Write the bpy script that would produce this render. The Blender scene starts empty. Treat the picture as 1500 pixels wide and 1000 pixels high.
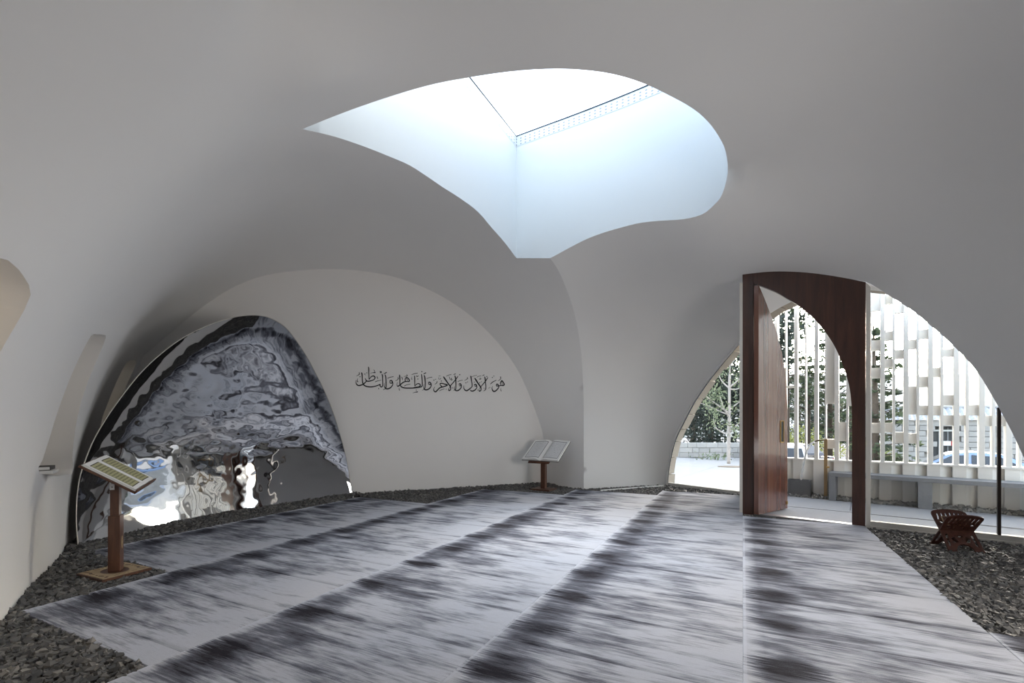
import bpy, bmesh, math, random
import numpy as np
from mathutils import Vector, Matrix, noise
from mathutils.geometry import delaunay_2d_cdt

S = bpy.context.scene
COL = S.collection
FOC, U0, V0, EYE = 683.0, 750.0, 616.0, 1.4      # focal length and horizon point for a 1500 x 1000 picture, eye height in metres

# ------------------------------------------------------------------ camera
cam_d = bpy.data.cameras.new('camera')
cam_d.sensor_width = 36.0
cam_d.lens = FOC / 1500.0 * 36.0
cam_d.shift_y = (V0 - 500.0) / 1500.0
cam_d.clip_end = 2000.0
cam = bpy.data.objects.new('camera', cam_d)
cam.location = (0, 0, EYE)
cam.rotation_euler = (math.radians(90), 0, 0)
COL.objects.link(cam)
S.camera = cam

# ------------------------------------------------------------------ sky, light, exposure
S.view_settings.view_transform = 'Standard'
S.view_settings.look = 'None'
S.view_settings.gamma = 1.0
S.view_settings.use_curve_mapping = False
S.view_settings.exposure = 0.0
SUN_AZ = math.atan2(0.966, 1.0)                  # clockwise from the view direction
world = bpy.data.worlds.new('world')
S.world = world
world.use_nodes = True
wn = world.node_tree
wn.nodes.clear()
sky = wn.nodes.new('ShaderNodeTexSky')
sky.sky_type = 'NISHITA'
sky.sun_disc = False
sky.sun_elevation = math.radians(14)
sky.sun_rotation = SUN_AZ
sky.air_density = 1.0
sky.dust_density = 2.0
sky.ozone_density = 1.5
bg = wn.nodes.new('ShaderNodeBackground')
bg.inputs['Strength'].default_value = 1.4
wo = wn.nodes.new('ShaderNodeOutputWorld')
hs = wn.nodes.new('ShaderNodeHueSaturation')
hs.inputs['Saturation'].default_value = 0.55
wn.links.new(sky.outputs[0], hs.inputs['Color'])
wn.links.new(hs.outputs[0], bg.inputs['Color'])
wn.links.new(bg.outputs[0], wo.inputs['Surface'])

def area_light(name, loc, target, sx, sy, power, color):
    l = bpy.data.lights.new(name, 'AREA')
    l.shape = 'RECTANGLE'
    l.size, l.size_y = sx, sy
    l.energy = power
    l.color = color
    o = bpy.data.objects.new(name, l)
    o.location = loc
    d = Vector(target) - Vector(loc)
    o.rotation_euler = d.to_track_quat('-Z', 'Y').to_euler()
    COL.objects.link(o)
    return o

sun_l = bpy.data.lights.new('sun', 'SUN')
sun_l.energy = 0.9
sun_l.angle = math.radians(6)
sun_l.color = (1.0, 0.80, 0.58)
sun_o = bpy.data.objects.new('sun', sun_l)
sd = Vector((0.966, 1.0, 0.165))
sun_o.rotation_euler = sd.to_track_quat('Z', 'Y').to_euler()
COL.objects.link(sun_o)

# unseen fill lamp added on the right, and daylight down through the roof light
FILL_1 = area_light('side_fill_lamp', (4.4, 0.9, 1.4), (-1.4, 6.0, 0.9), 2.2, 1.6, 72.0, (1.0, 0.965, 0.925))
DAY_3 = area_light('daylight_roof_window', (1.0, 5.4, 5.95), (0.8, 5.4, 0.0), 1.0, 1.0, 36.0, (0.90, 0.95, 1.0))
FILL_1.data.spread = math.radians(125)
DAY_3.data.spread = math.radians(58)

# ------------------------------------------------------------------ helpers
def ray(u, v):
    return ((u - U0) / FOC, 1.0, (V0 - v) / FOC)

def at(u, v, y):
    r = ray(u, v)
    return Vector((r[0] * y, y, EYE + r[2] * y))

def fl(u, v, z=0.0):
    return at(u, v, (EYE - z) * FOC / (v - V0))

def on_wall(u, v, p, d):
    """the point of the vertical plane through plan point p along plan direction d that is seen at u, v"""
    b = (u - U0) / FOC
    # p + k d, x = b y
    k = (b * p[1] - p[0]) / (d[0] - b * d[1])
    y = p[1] + k * d[1]
    return at(u, v, y)

def bezier_pts(pts, n=8, closed=False):
    """Catmull-Rom through the points"""
    P = [Vector(p) for p in pts]
    out = []
    N = len(P)
    rng = range(N) if closed else range(N - 1)
    for i in rng:
        if closed:
            p0, p1, p2, p3 = P[(i - 1) % N], P[i], P[(i + 1) % N], P[(i + 2) % N]
        else:
            p0, p1, p2, p3 = P[max(i - 1, 0)], P[i], P[i + 1], P[min(i + 2, N - 1)]
        for j in range(n):
            t = j / n
            out.append(0.5 * ((2 * p1) + (p2 - p0) * t + (2 * p0 - 5 * p1 + 4 * p2 - p3) * t * t + (3 * p1 - p0 - 3 * p2 + p3) * t ** 3))
    if not closed:
        out.append(P[-1].copy())
    return out

def link(name, me, mat=None, parent=None):
    o = bpy.data.objects.new(name, me)
    COL.objects.link(o)
    if mat is not None:
        if isinstance(mat, (list, tuple)):
            for m in mat:
                me.materials.append(m)
        else:
            me.materials.append(mat)
    if parent is not None:
        o.parent = parent
    return o

def tag(o, label=None, cat=None, group=None, kind=None):
    if label: o['label'] = label
    if cat: o['category'] = cat
    if group: o['group'] = group
    if kind: o['kind'] = kind
    return o

def empty(name, loc=(0, 0, 0), rz=0.0):
    o = bpy.data.objects.new(name, None)
    o.empty_display_size = 0.1
    o.location = loc
    o.rotation_euler = (0, 0, rz)
    COL.objects.link(o)
    return o

def pydata(name, verts, faces, mat=None, parent=None, smooth=False):
    me = bpy.data.meshes.new(name)
    me.from_pydata([tuple(v) for v in verts], [], [tuple(f) for f in faces])
    me.validate()
    if smooth:
        me.polygons.foreach_set('use_smooth', [True] * len(me.polygons))
    me.update()
    return link(name, me, mat, parent)

class MB:
    """collects shapes in one bmesh"""
    def __init__(self):
        self.bm = bmesh.new()
    def box(self, c, s, rot=None, bevel=0.0):
        bm2 = bmesh.new()
        bmesh.ops.create_cube(bm2, size=1.0)
        for v in bm2.verts:
            v.co = Vector((v.co.x * s[0], v.co.y * s[1], v.co.z * s[2]))
        if bevel > 0:
            bmesh.ops.bevel(bm2, geom=bm2.edges[:], offset=bevel, segments=2, affect='EDGES', profile=0.6)
        M = (rot.to_4x4() if rot is not None else Matrix.Identity(4))
        M = Matrix.Translation(Vector(c)) @ M
        bmesh.ops.transform(bm2, matrix=M, verts=bm2.verts)
        self._join(bm2)
        return self
    def _join(self, bm2):
        tmp = bpy.data.meshes.new('tmp')
        bm2.to_mesh(tmp)
        bm2.free()
        self.bm.from_mesh(tmp)
        bpy.data.meshes.remove(tmp)
    def tube(self, pts, rad, seg=10, caps=True, smooth=True):
        P = [Vector(p) for p in pts]
        n = len(P)
        R = rad if isinstance(rad, (list, tuple)) else [rad] * n
        rings = []
        prev = None
        for i in range(n):
            t = (P[min(i + 1, n - 1)] - P[max(i - 1, 0)]).normalized()
            if prev is None:
                a = Vector((0, 0, 1)) if abs(t.z) < 0.9 else Vector((1, 0, 0))
                x = t.cross(a).normalized()
            else:
                x = (prev - t * prev.dot(t)).normalized()
            prev = x
            y = t.cross(x)
            rings.append([self.bm.verts.new(P[i] + (x * math.cos(2 * math.pi * k / seg) + y * math.sin(2 * math.pi * k / seg)) * R[i]) for k in range(seg)])
        for i in range(n - 1):
            for k in range(seg):
                f = self.bm.faces.new((rings[i][k], rings[i][(k + 1) % seg], rings[i + 1][(k + 1) % seg], rings[i + 1][k]))
                f.smooth = smooth
        if caps:
            self.bm.faces.new(rings[0][::-1])
            self.bm.faces.new(rings[-1])
        return self
    def prism(self, poly, vec, bevel=0.0):
        """extrude a planar polygon (3D points) along vec"""
        bm2 = bmesh.new()
        vs = [bm2.verts.new(Vector(p)) for p in poly]
        f = bm2.faces.new(vs)
        r = bmesh.ops.extrude_face_region(bm2, geom=[f])
        nv = [e for e in r['geom'] if isinstance(e, bmesh.types.BMVert)]
        bmesh.ops.translate(bm2, vec=Vector(vec), verts=nv)
        bmesh.ops.recalc_face_normals(bm2, faces=bm2.faces[:])
        if bevel > 0:
            bmesh.ops.bevel(bm2, geom=bm2.edges[:], offset=bevel, segments=1, affect='EDGES')
        self._join(bm2)
        return self
    def build(self, name, mat=None, parent=None, loc=None):
        me = bpy.data.meshes.new(name)
        self.bm.normal_update()
        self.bm.to_mesh(me)
        self.bm.free()
        o = link(name, me, mat, parent)
        if loc is not None:
            o.location = loc
        return o

# ------------------------------------------------------------------ materials
def new_mat(name):
    m = bpy.data.materials.new(name)
    m.use_nodes = True
    nt = m.node_tree
    b = nt.nodes['Principled BSDF']
    return m, nt, b

def node(nt, typ, **kw):
    n = nt.nodes.new(typ)
    for k, v in kw.items():
        if hasattr(n, k):
            setattr(n, k, v)
    return n

def mix_rgb(nt, fac, a, b, blend='MIX'):
    n = nt.nodes.new('ShaderNodeMix')
    n.data_type = 'RGBA'
    n.blend_type = blend
    for sock, val in ((n.inputs[0], fac), (n.inputs[6], a), (n.inputs[7], b)):
        if hasattr(val, 'links') or isinstance(val, bpy.types.NodeSocket):
            nt.links.new(val, sock)
        elif isinstance(val, (int, float)):
            sock.default_value = val
        else:
            sock.default_value = (*val, 1.0)
    return n.outputs[2]

def mth(nt, op, a, b=None, c=None, clamp=False):
    n = nt.nodes.new('ShaderNodeMath')
    n.operation = op
    n.use_clamp = clamp
    for i, val in enumerate((a, b, c)):
        if val is None:
            continue
        if isinstance(val, bpy.types.NodeSocket):
            nt.links.new(val, n.inputs[i])
        else:
            n.inputs[i].default_value = val
    return n.outputs[0]

def ramp(nt, fac, stops):
    n = nt.nodes.new('ShaderNodeValToRGB')
    cr = n.color_ramp
    while len(cr.elements) < len(stops):
        cr.elements.new(0.5)
    for e, (p, c) in zip(cr.elements, stops):
        e.position = p
        e.color = (c, c, c, 1) if isinstance(c, (int, float)) else (*c, 1)
    nt.links.new(fac, n.inputs[0])
    return n.outputs[0]

def tex_noise(nt, vec, scale=5.0, detail=3.0, rough=0.55, dist=0.0):
    n = nt.nodes.new('ShaderNodeTexNoise')
    n.inputs['Scale'].default_value = scale
    n.inputs['Detail'].default_value = detail
    n.inputs['Roughness'].default_value = rough
    n.inputs['Distortion'].default_value = dist
    if vec is not None:
        nt.links.new(vec, n.inputs['Vector'])
    return n.outputs[0]

def obj_coord(nt, scale=(1, 1, 1), loc=(0, 0, 0), rot=(0, 0, 0)):
    tc = nt.nodes.new('ShaderNodeTexCoord')
    mp = nt.nodes.new('ShaderNodeMapping')
    mp.inputs['Scale'].default_value = scale
    mp.inputs['Location'].default_value = loc
    mp.inputs['Rotation'].default_value = rot
    nt.links.new(tc.outputs['Object'], mp.inputs['Vector'])
    return mp.outputs[0]

def add_bump(nt, b, height, strength=0.2, dist=0.01):
    n = nt.nodes.new('ShaderNodeBump')
    n.inputs['Strength'].default_value = strength
    n.inputs['Distance'].default_value = dist
    nt.links.new(height, n.inputs['Height'])
    nt.links.new(n.outputs[0], b.inputs['Normal'])

def plain(name, col, rough=0.6, metal=0.0, var=0.08, scale=8.0, bump=0.0, spec=0.5):
    m, nt, b = new_mat(name)
    v = obj_coord(nt)
    nz = tex_noise(nt, v, scale, 4.0)
    c = mix_rgb(nt, nz, tuple(max(0, x * (1 - var)) for x in col), tuple(min(1, x * (1 + var)) for x in col))
    nt.links.new(c, b.inputs['Base Color'])
    b.inputs['Roughness'].default_value = rough
    b.inputs['Metallic'].default_value = metal
    b.inputs['Specular IOR Level'].default_value = spec
    if bump > 0:
        add_bump(nt, b, tex_noise(nt, v, scale * 6, 3.0), bump, 0.005)
    return m

def wood(name, dark, light, scale=(14, 14, 1.2), rough=0.35, planks=0.0):
    m, nt, b = new_mat(name)
    v = obj_coord(nt, scale)
    n1 = tex_noise(nt, v, 1.0, 5.0, 0.6, 0.6)
    v2 = obj_coord(nt, tuple(s * 6 for s in scale))
    n2 = tex_noise(nt, v2, 1.0, 3.0)
    c = mix_rgb(nt, ramp(nt, n1, [(0.3, 0.0), (0.7, 1.0)]), dark, light)
    c = mix_rgb(nt, mth(nt, 'MULTIPLY', n2, 0.45), c, tuple(x * 0.55 for x in dark))
    nt.links.new(c, b.inputs['Base Color'])
    b.inputs['Roughness'].default_value = rough
    add_bump(nt, b, n2, 0.08, 0.002)
    return m

M = {}
M['plaster'] = plain('white_plaster', (0.80, 0.785, 0.765), 0.85, 0, 0.015, 1.3, 0.02, 0.2)
M['plaster_wall'] = plain('back_wall_plaster', (0.80, 0.775, 0.745), 0.85, 0, 0.015, 1.3, 0.02, 0.2)
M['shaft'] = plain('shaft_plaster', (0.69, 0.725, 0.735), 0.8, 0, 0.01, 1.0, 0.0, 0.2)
M['white_paint'] = plain('white_painted_metal', (0.80, 0.79, 0.76), 0.45, 0, 0.02, 3.0)
M['cream_frame'] = plain('cream_frame_paint', (0.66, 0.63, 0.57), 0.45, 0, 0.02, 3.0)
M['dark_metal'] = plain('dark_brown_metal', (0.035, 0.024, 0.02), 0.4, 0.3, 0.1)
M['black'] = plain('matt_black', (0.012, 0.012, 0.013), 0.6)
M['ink'] = plain('black_ink_lettering', (0.012, 0.011, 0.011), 0.7)
M['soil'] = plain('dark_ground_under_gravel', (0.03, 0.03, 0.03), 0.95)
M['wood'] = wood('dark_mahogany', (0.042, 0.018, 0.012), (0.095, 0.038, 0.025))
M['wood_door'] = wood('mahogany_door_boards', (0.115, 0.042, 0.026), (0.25, 0.105, 0.062), (9, 9, 0.35), 0.24)
M['wood_stand'] = wood('stand_wood', (0.07, 0.028, 0.016), (0.16, 0.068, 0.036), (30, 30, 4), 0.4)
M['wood_rehal'] = wood('bookstand_wood', (0.05, 0.017, 0.011), (0.13, 0.050, 0.034), (30, 30, 30), 0.35)
M['tan'] = plain('pale_inlay_wood', (0.42, 0.31, 0.18), 0.6, 0, 0.15, 20)
M['paper'] = plain('white_paper', (0.78, 0.77, 0.74), 0.8, 0, 0.03, 20)
M['brass'] = plain('brass', (0.55, 0.36, 0.12), 0.35, 0.9, 0.1)
M['steel'] = plain('steel', (0.6, 0.6, 0.62), 0.3, 1.0, 0.05)

def glass_mat(name, tint=(0.97, 0.985, 0.98)):
    m = bpy.data.materials.new(name)
    m.use_nodes = True
    nt = m.node_tree
    nt.nodes.clear()
    out = nt.nodes.new('ShaderNodeOutputMaterial')
    tr = nt.nodes.new('ShaderNodeBsdfTransparent')
    tr.inputs[0].default_value = (*tint, 1)
    gl = nt.nodes.new('ShaderNodeBsdfGlossy')
    gl.inputs['Roughness'].default_value = 0.0
    fr = nt.nodes.new('ShaderNodeFresnel')
    fr.inputs[0].default_value = 1.45
    mx = nt.nodes.new('ShaderNodeMixShader')
    nt.links.new(mth(nt, 'MULTIPLY', fr.outputs[0], 1.0), mx.inputs[0])
    nt.links.new(tr.outputs[0], mx.inputs[1])
    nt.links.new(gl.outputs[0], mx.inputs[2])
    nt.links.new(mx.outputs[0], out.inputs[0])
    return m
M['glass'] = glass_mat('clear_glass')

# ------------------------------------------------------------------ plan of the room
D1 = Vector((0.4435, 0.8963, 0.0))               # along the carpets and the mirror wall
N1 = Vector((0.8963, -0.4435, 0.0))              # across the carpets, towards the door
BW_P, BW_D = (-2.91, 8.66), (0.9162, 0.4010)     # back wall
L_P, L_D = (4.34, 8.85), (0.6, -0.8)             # outer arch of the shell
F_P, F_D = (4.70, 6.17), (0.784, -0.621)         # door and right-hand glazing
BACK_CORNER = Vector((0.70, 10.24, 0))
ARRIS_FOOT = Vector((1.47, 9.56, 0))
LEFT_CORNER = Vector((-6.334, 7.16, 0))
# ------------------------------------------------------------------ the vaulted shell
CEN = Vector((0.3, 5.0, 1.2))                    # a point inside the room from which the whole shell is seen
ZF = -0.06

def prof(foot, toward, z, top=4.5, p=2.3, base=0.0):
    f = 1.0 - (1.0 - min(1.0, (max(z, 0) / top)) ** p) ** (1.0 / p)
    q = Vector(foot).lerp(Vector(toward), f)
    return Vector((q.x, q.y, z))

# arch where the vault meets the back wall
arc_px = [(207, 528), (216, 516), (258, 480), (300, 447), (345, 419), (390, 403), (440, 396), (490, 394), (540, 398), (590, 409), (640, 430), (680, 455), (710, 481), (738, 512), (760, 545), (776, 580), (788, 612), (796, 640)]
arc_b = [on_wall(u, v, BW_P, BW_D) for u, v in arc_px]
def bw(k, z):
    return Vector((BW_P[0] + BW_D[0] * k, BW_P[1] + BW_D[1] * k, z))
arc_back = [bw(-3.737, ZF), bw(-3.70, 0.5), bw(-3.60, 1.1), bw(-3.43, 1.7)] + arc_b + [BACK_CORNER + Vector((-0.005, 0, 0.55)), BACK_CORNER + Vector((0, 0, ZF))]
arc_back = [arc_back[0]] + bezier_pts(arc_back, 3)[1:]

# arris between the back vault and the pillar face, foot to roof light
arris = [ARRIS_FOOT + Vector((0, 0, ZF)), ARRIS_FOOT + Vector((0, 0, 0.7)), at(855, 590, 9.52), at(852.5, 530, 9.36), at(848, 490, 9.10), at(840, 453, 8.70), at(829, 421, 8.12), at(818, 396, 7.60)]

# edge of the roof light: left lobe and right lobe lie on the vertical shaft walls, the near edge is freestanding
P0 = (0.067, 7.60)
left_px = [(756.5, 378), (740, 356), (720, 333), (700, 310), (675, 291), (650, 275), (625, 258), (600, 242), (570, 229), (540, 217), (515, 208), (490, 200), (466, 194)]
left_edge = [on_wall(u, v, P0, (-0.4435, -0.8963)) for u, v in left_px]
wall_r = bezier_pts([Vector((*P0, 0)), Vector((0.80, 7.17, 0)), Vector((1.5, 6.72, 0)), Vector((2.05, 6.33, 0)), Vector((2.42, 6.02, 0)), Vector((2.60, 5.62, 0)), Vector((2.52, 5.30, 0))], 8)
def on_wall_r(u, v):
    b = (u - U0) / FOC
    best = None
    for p, q in zip(wall_r[:-1], wall_r[1:]):
        f0, f1 = p.x - b * p.y, q.x - b * q.y
        if f0 * f1 <= 0 and best is None:
            t = f0 / (f0 - f1) if f0 != f1 else 0
            best = p.lerp(q, t)
    if best is None:
        best = max(wall_r, key=lambda p: p.x / p.y)
    return at(u, v, best.y)
right_px = [(806, 378), (830, 365), (855, 352), (880, 342), (910, 333), (940, 326), (970, 323), (1000, 321), (1028, 314), (1046, 300), (1058, 284)]
right_edge = [on_wall_r(u, v) for u, v in right_px]
near_edge = [at(1066, 252, 5.55), at(1063, 222, 5.14), at(1053, 200, 4.90), at(1037, 178, 4.67), at(1015, 159, 4.50), at(985, 142, 4.35), at(945, 123, 4.22), at(900, 109, 4.12), at(850, 102, 4.06), at(800, 101, 4.05), at(745, 105, 4.05), at(690, 113, 4.05), at(640, 122, 4.03), at(595, 134, 4.02), at(545, 150, 4.00), at(495, 168, 3.98), at(443, 189, 3.97)]
arris_end = right_edge[0].copy()
arris.append(arris_end)
arris = bezier_pts(arris, 4)
sky_loop = bezier_pts(left_edge, 3) + [] 
sky_loop = sky_loop[::-1] + bezier_pts(right_edge + near_edge, 3)       # tip side -> P0 -> arris end -> round to the tip

# left arch on the outer plane, the portal's top, the arch over the right-hand glazing
l_px = [(975, 708), (977, 688), (981, 665), (986, 646), (993, 629), (1001.5, 612.5), (1011, 594), (1022, 576), (1036, 556), (1051, 537), (1066, 519), (1082, 501), (1086, 497)]
l_arc = [on_wall(u, v, L_P, L_D) for u, v in l_px]
l_arc[0] = Vector((l_arc[0].x, l_arc[0].y, ZF))
port_px = [(1088, 402), (1104, 400), (1125, 398), (1150, 397.5), (1180, 399), (1210, 402.5), (1240, 407.5), (1268, 413)]
port_arc = [on_wall(u, v, F_P, F_D) for u, v in port_px]
f_px = [(1285, 421.5), (1306, 435), (1328, 449), (1344, 460), (1360, 474), (1378, 489), (1396, 506), (1416, 526), (1434, 548), (1450, 574), (1466, 602), (1482, 632), (1497, 664), (1513, 702), (1527, 745)]
f_arc = [on_wall(u, v, F_P, F_D) for u, v in f_px]
F_END = on_wall(1536, 800, F_P, F_D)
F_END = Vector((F_END.x, F_END.y, ZF))
f_all = bezier_pts(port_arc + f_arc + [F_END], 3)
l_arc = bezier_pts(l_arc, 3)

# feet of the walls
PILLAR = [ARRIS_FOOT, ARRIS_FOOT.lerp(l_arc[0], 0.33), ARRIS_FOOT.lerp(l_arc[0], 0.66)]
LEFT_FEET = [Vector((-6.334, 7.16, 0)), fl(100, 800), fl(50, 850), fl(0, 910), Vector((-2.95, 2.2, 0)), Vector((-2.7, 1.2, 0))]
RIGHT_FEET = [Vector((6.25, 3.6, 0)), Vector((5.7, 2.0, 0)), Vector((4.8, 0.3, 0)), Vector((3.4, -1.4, 0)), Vector((1.4, -2.6, 0)), Vector((-0.6, -2.5, 0)), Vector((-2.0, -1.4, 0)), Vector((-2.6, 0.0, 0))]
feet_curve = bezier_pts([F_END] + RIGHT_FEET + LEFT_FEET[::-1], 5)
for p in feet_curve:
    p.z = ZF

shared = [p for p in sky_loop[-48::2]]
CROWN = [(-1.5, 2.6, 4.35), (0.2, 2.6, 4.55), (2.0, 2.8, 4.55), (0.5, 1.2, 4.5), (-1.0, 1.0, 4.3), (2.2, 1.0, 4.4), (3.6, 3.6, 4.3)]
shared += [Vector(c) for c in CROWN]
for f in RIGHT_FEET[1:]:
    for z in (ZF, 0.9, 1.8, 2.7, 3.5, 4.0):
        shared.append(prof(f, (1.0, 3.0, 0), z, 4.5, 2.3))
for f in LEFT_FEET[3:]:
    for z in (ZF, 0.7, 1.4, 2.1, 2.8, 3.4, 3.9):
        shared.append(prof(f, (0.6, 4.2, 0), z, 4.45, 2.2))
v1 = list(arc_back[::2]) + list(arris[::2]) + [p for p in left_edge]
for f in LEFT_FEET[:3]:
    for z in (ZF, 0.7, 1.4, 2.1, 2.8, 3.4, 3.9):
        if f is LEFT_FEET[0] and z > 0.8:
            continue
        v1.append(prof(f, (0.2, 5.2, 0), z, 4.5, 2.2))
v1 += [BACK_CORNER.lerp(ARRIS_FOOT, t) + Vector((0, 0, z)) for t in (0.33, 0.66) for z in (ZF, 0.6, 1.2)]
v2 = list(arris[::2]) + [p for p in right_edge] + list(l_arc[::2]) + list(f_all[::2])
for f in PILLAR[1:]:
    for z in (ZF, 0.7, 1.4, 2.0):
        v2.append(prof(f, (1.4, 6.0, 0), z, 4.6, 2.8))

def fit(points, lam=2e-6):
    X = np.array([(p - CEN).normalized() for p in points])
    y = np.log(np.array([(p - CEN).length for p in points]))
    keep = []
    for i in range(len(X)):
        if all(np.linalg.norm(X[i] - X[j]) > 0.012 for j in keep):
            keep.append(i)
    X, y = X[keep], y[keep]
    n = len(X)
    d = np.linalg.norm(X[:, None] - X[None], axis=2)
    A = np.zeros((n + 4, n + 4))
    A[:n, :n] = d ** 3 + lam * n * np.eye(n)
    A[:n, n] = 1
    A[:n, n + 1:] = X
    A[n:, :n] = A[:n, n:].T
    w = np.linalg.solve(A, np.concatenate([y, np.zeros(4)]))
    def ev(Q):
        dd = np.linalg.norm(Q[:, None] - X[None], axis=2)
        return np.exp(dd ** 3 @ w[:n] + w[n] + Q @ w[n + 1:])
    return ev
R1, R2 = fit(shared + v1), fit(shared + v2)

def dom(p):
    d = (Vector(p) - CEN).normalized()
    return (d.x / (1.0 + d.z), d.y / (1.0 + d.z))
def undom(q):
    s = q[0] ** 2 + q[1] ** 2
    z = (1 - s) / (1 + s)
    return Vector((q[0] * (1 + z), q[1] * (1 + z), z))

hub = sum((Vector((*dom(p), 0)) for p in sky_loop), Vector()) / len(sky_loop)
arris_dom = [Vector((*dom(p), 0)) for p in arris]
# the cut between the two sides follows the arris: straight on from hub through its end, then along it
def side_weight(Q):
    """0 on the back-vault side of the arris, 1 on the pillar side, blended half way round the roof light"""
    out = np.zeros(len(Q))
    a_end = arris_dom[-1] - hub
    a0 = math.atan2(a_end.y, a_end.x)
    radii = [(p - hub).length for p in arris_dom[::-1]]
    angs = [((math.atan2((p - hub).y, (p - hub).x) - a0 + math.pi) % (2 * math.pi)) - math.pi for p in arris_dom[::-1]]
    for i, q in enumerate(Q):
        x, y = q[0] - hub.x, q[1] - hub.y
        r = math.hypot(x, y)
        off = float(np.interp(r, radii, angs))
        a = (a0 + off - math.atan2(y, x)) % (2 * math.pi)      # clockwise from the arris = towards the pillar and the door
        t = a / (2 * math.pi)
        s = min(1.0, max(0.0, (t - 0.30) / 0.40))
        out[i] = 1.0 - s * s * (3 - 2 * s)
    return out
def shell_r(Qd):
    """Qd: list of 2D domain points -> radii"""
    D = np.array([undom(q) for q in Qd])
    w = side_weight(Qd)
    return R2(D) * w + R1(D) * (1 - w)
def shell_hit(u, v, lo=1.0, hi=14.0):
    """where the view line u, v meets the shell"""
    for _ in range(40):
        mid = 0.5 * (lo + hi)
        p = at(u, v, mid)
        rr = (p - CEN).length
        if rr < shell_r([dom(p)])[0]:
            lo = mid
        else:
            hi = mid
    return at(u, v, 0.5 * (lo + hi))

# slits and recess in the left wall
slot_px = {
    'near': [(0, 378), (20, 388), (35, 405), (45, 432), (22, 478), (0, 516), (-28, 580), (-55, 660), (-80, 740), (-175, 740), (-165, 640), (-140, 530), (-105, 450), (-50, 392)],
    'mid': [(133, 492), (141, 489.5), (152, 490.5), (155, 495), (143, 525), (130, 556), (118, 592), (110, 630), (106, 670), (105, 694), (58, 694), (63, 672), (73, 640), (86, 598), (103, 553), (118, 520)],
    'far': [(184, 533), (190, 528), (197, 527), (199, 534), (188, 558), (176, 590), (166, 625), (147, 625), (158, 590), (172, 556)],
}
slots = {k: [shell_hit(u, v) for u, v in px] for k, px in slot_px.items()}

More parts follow.
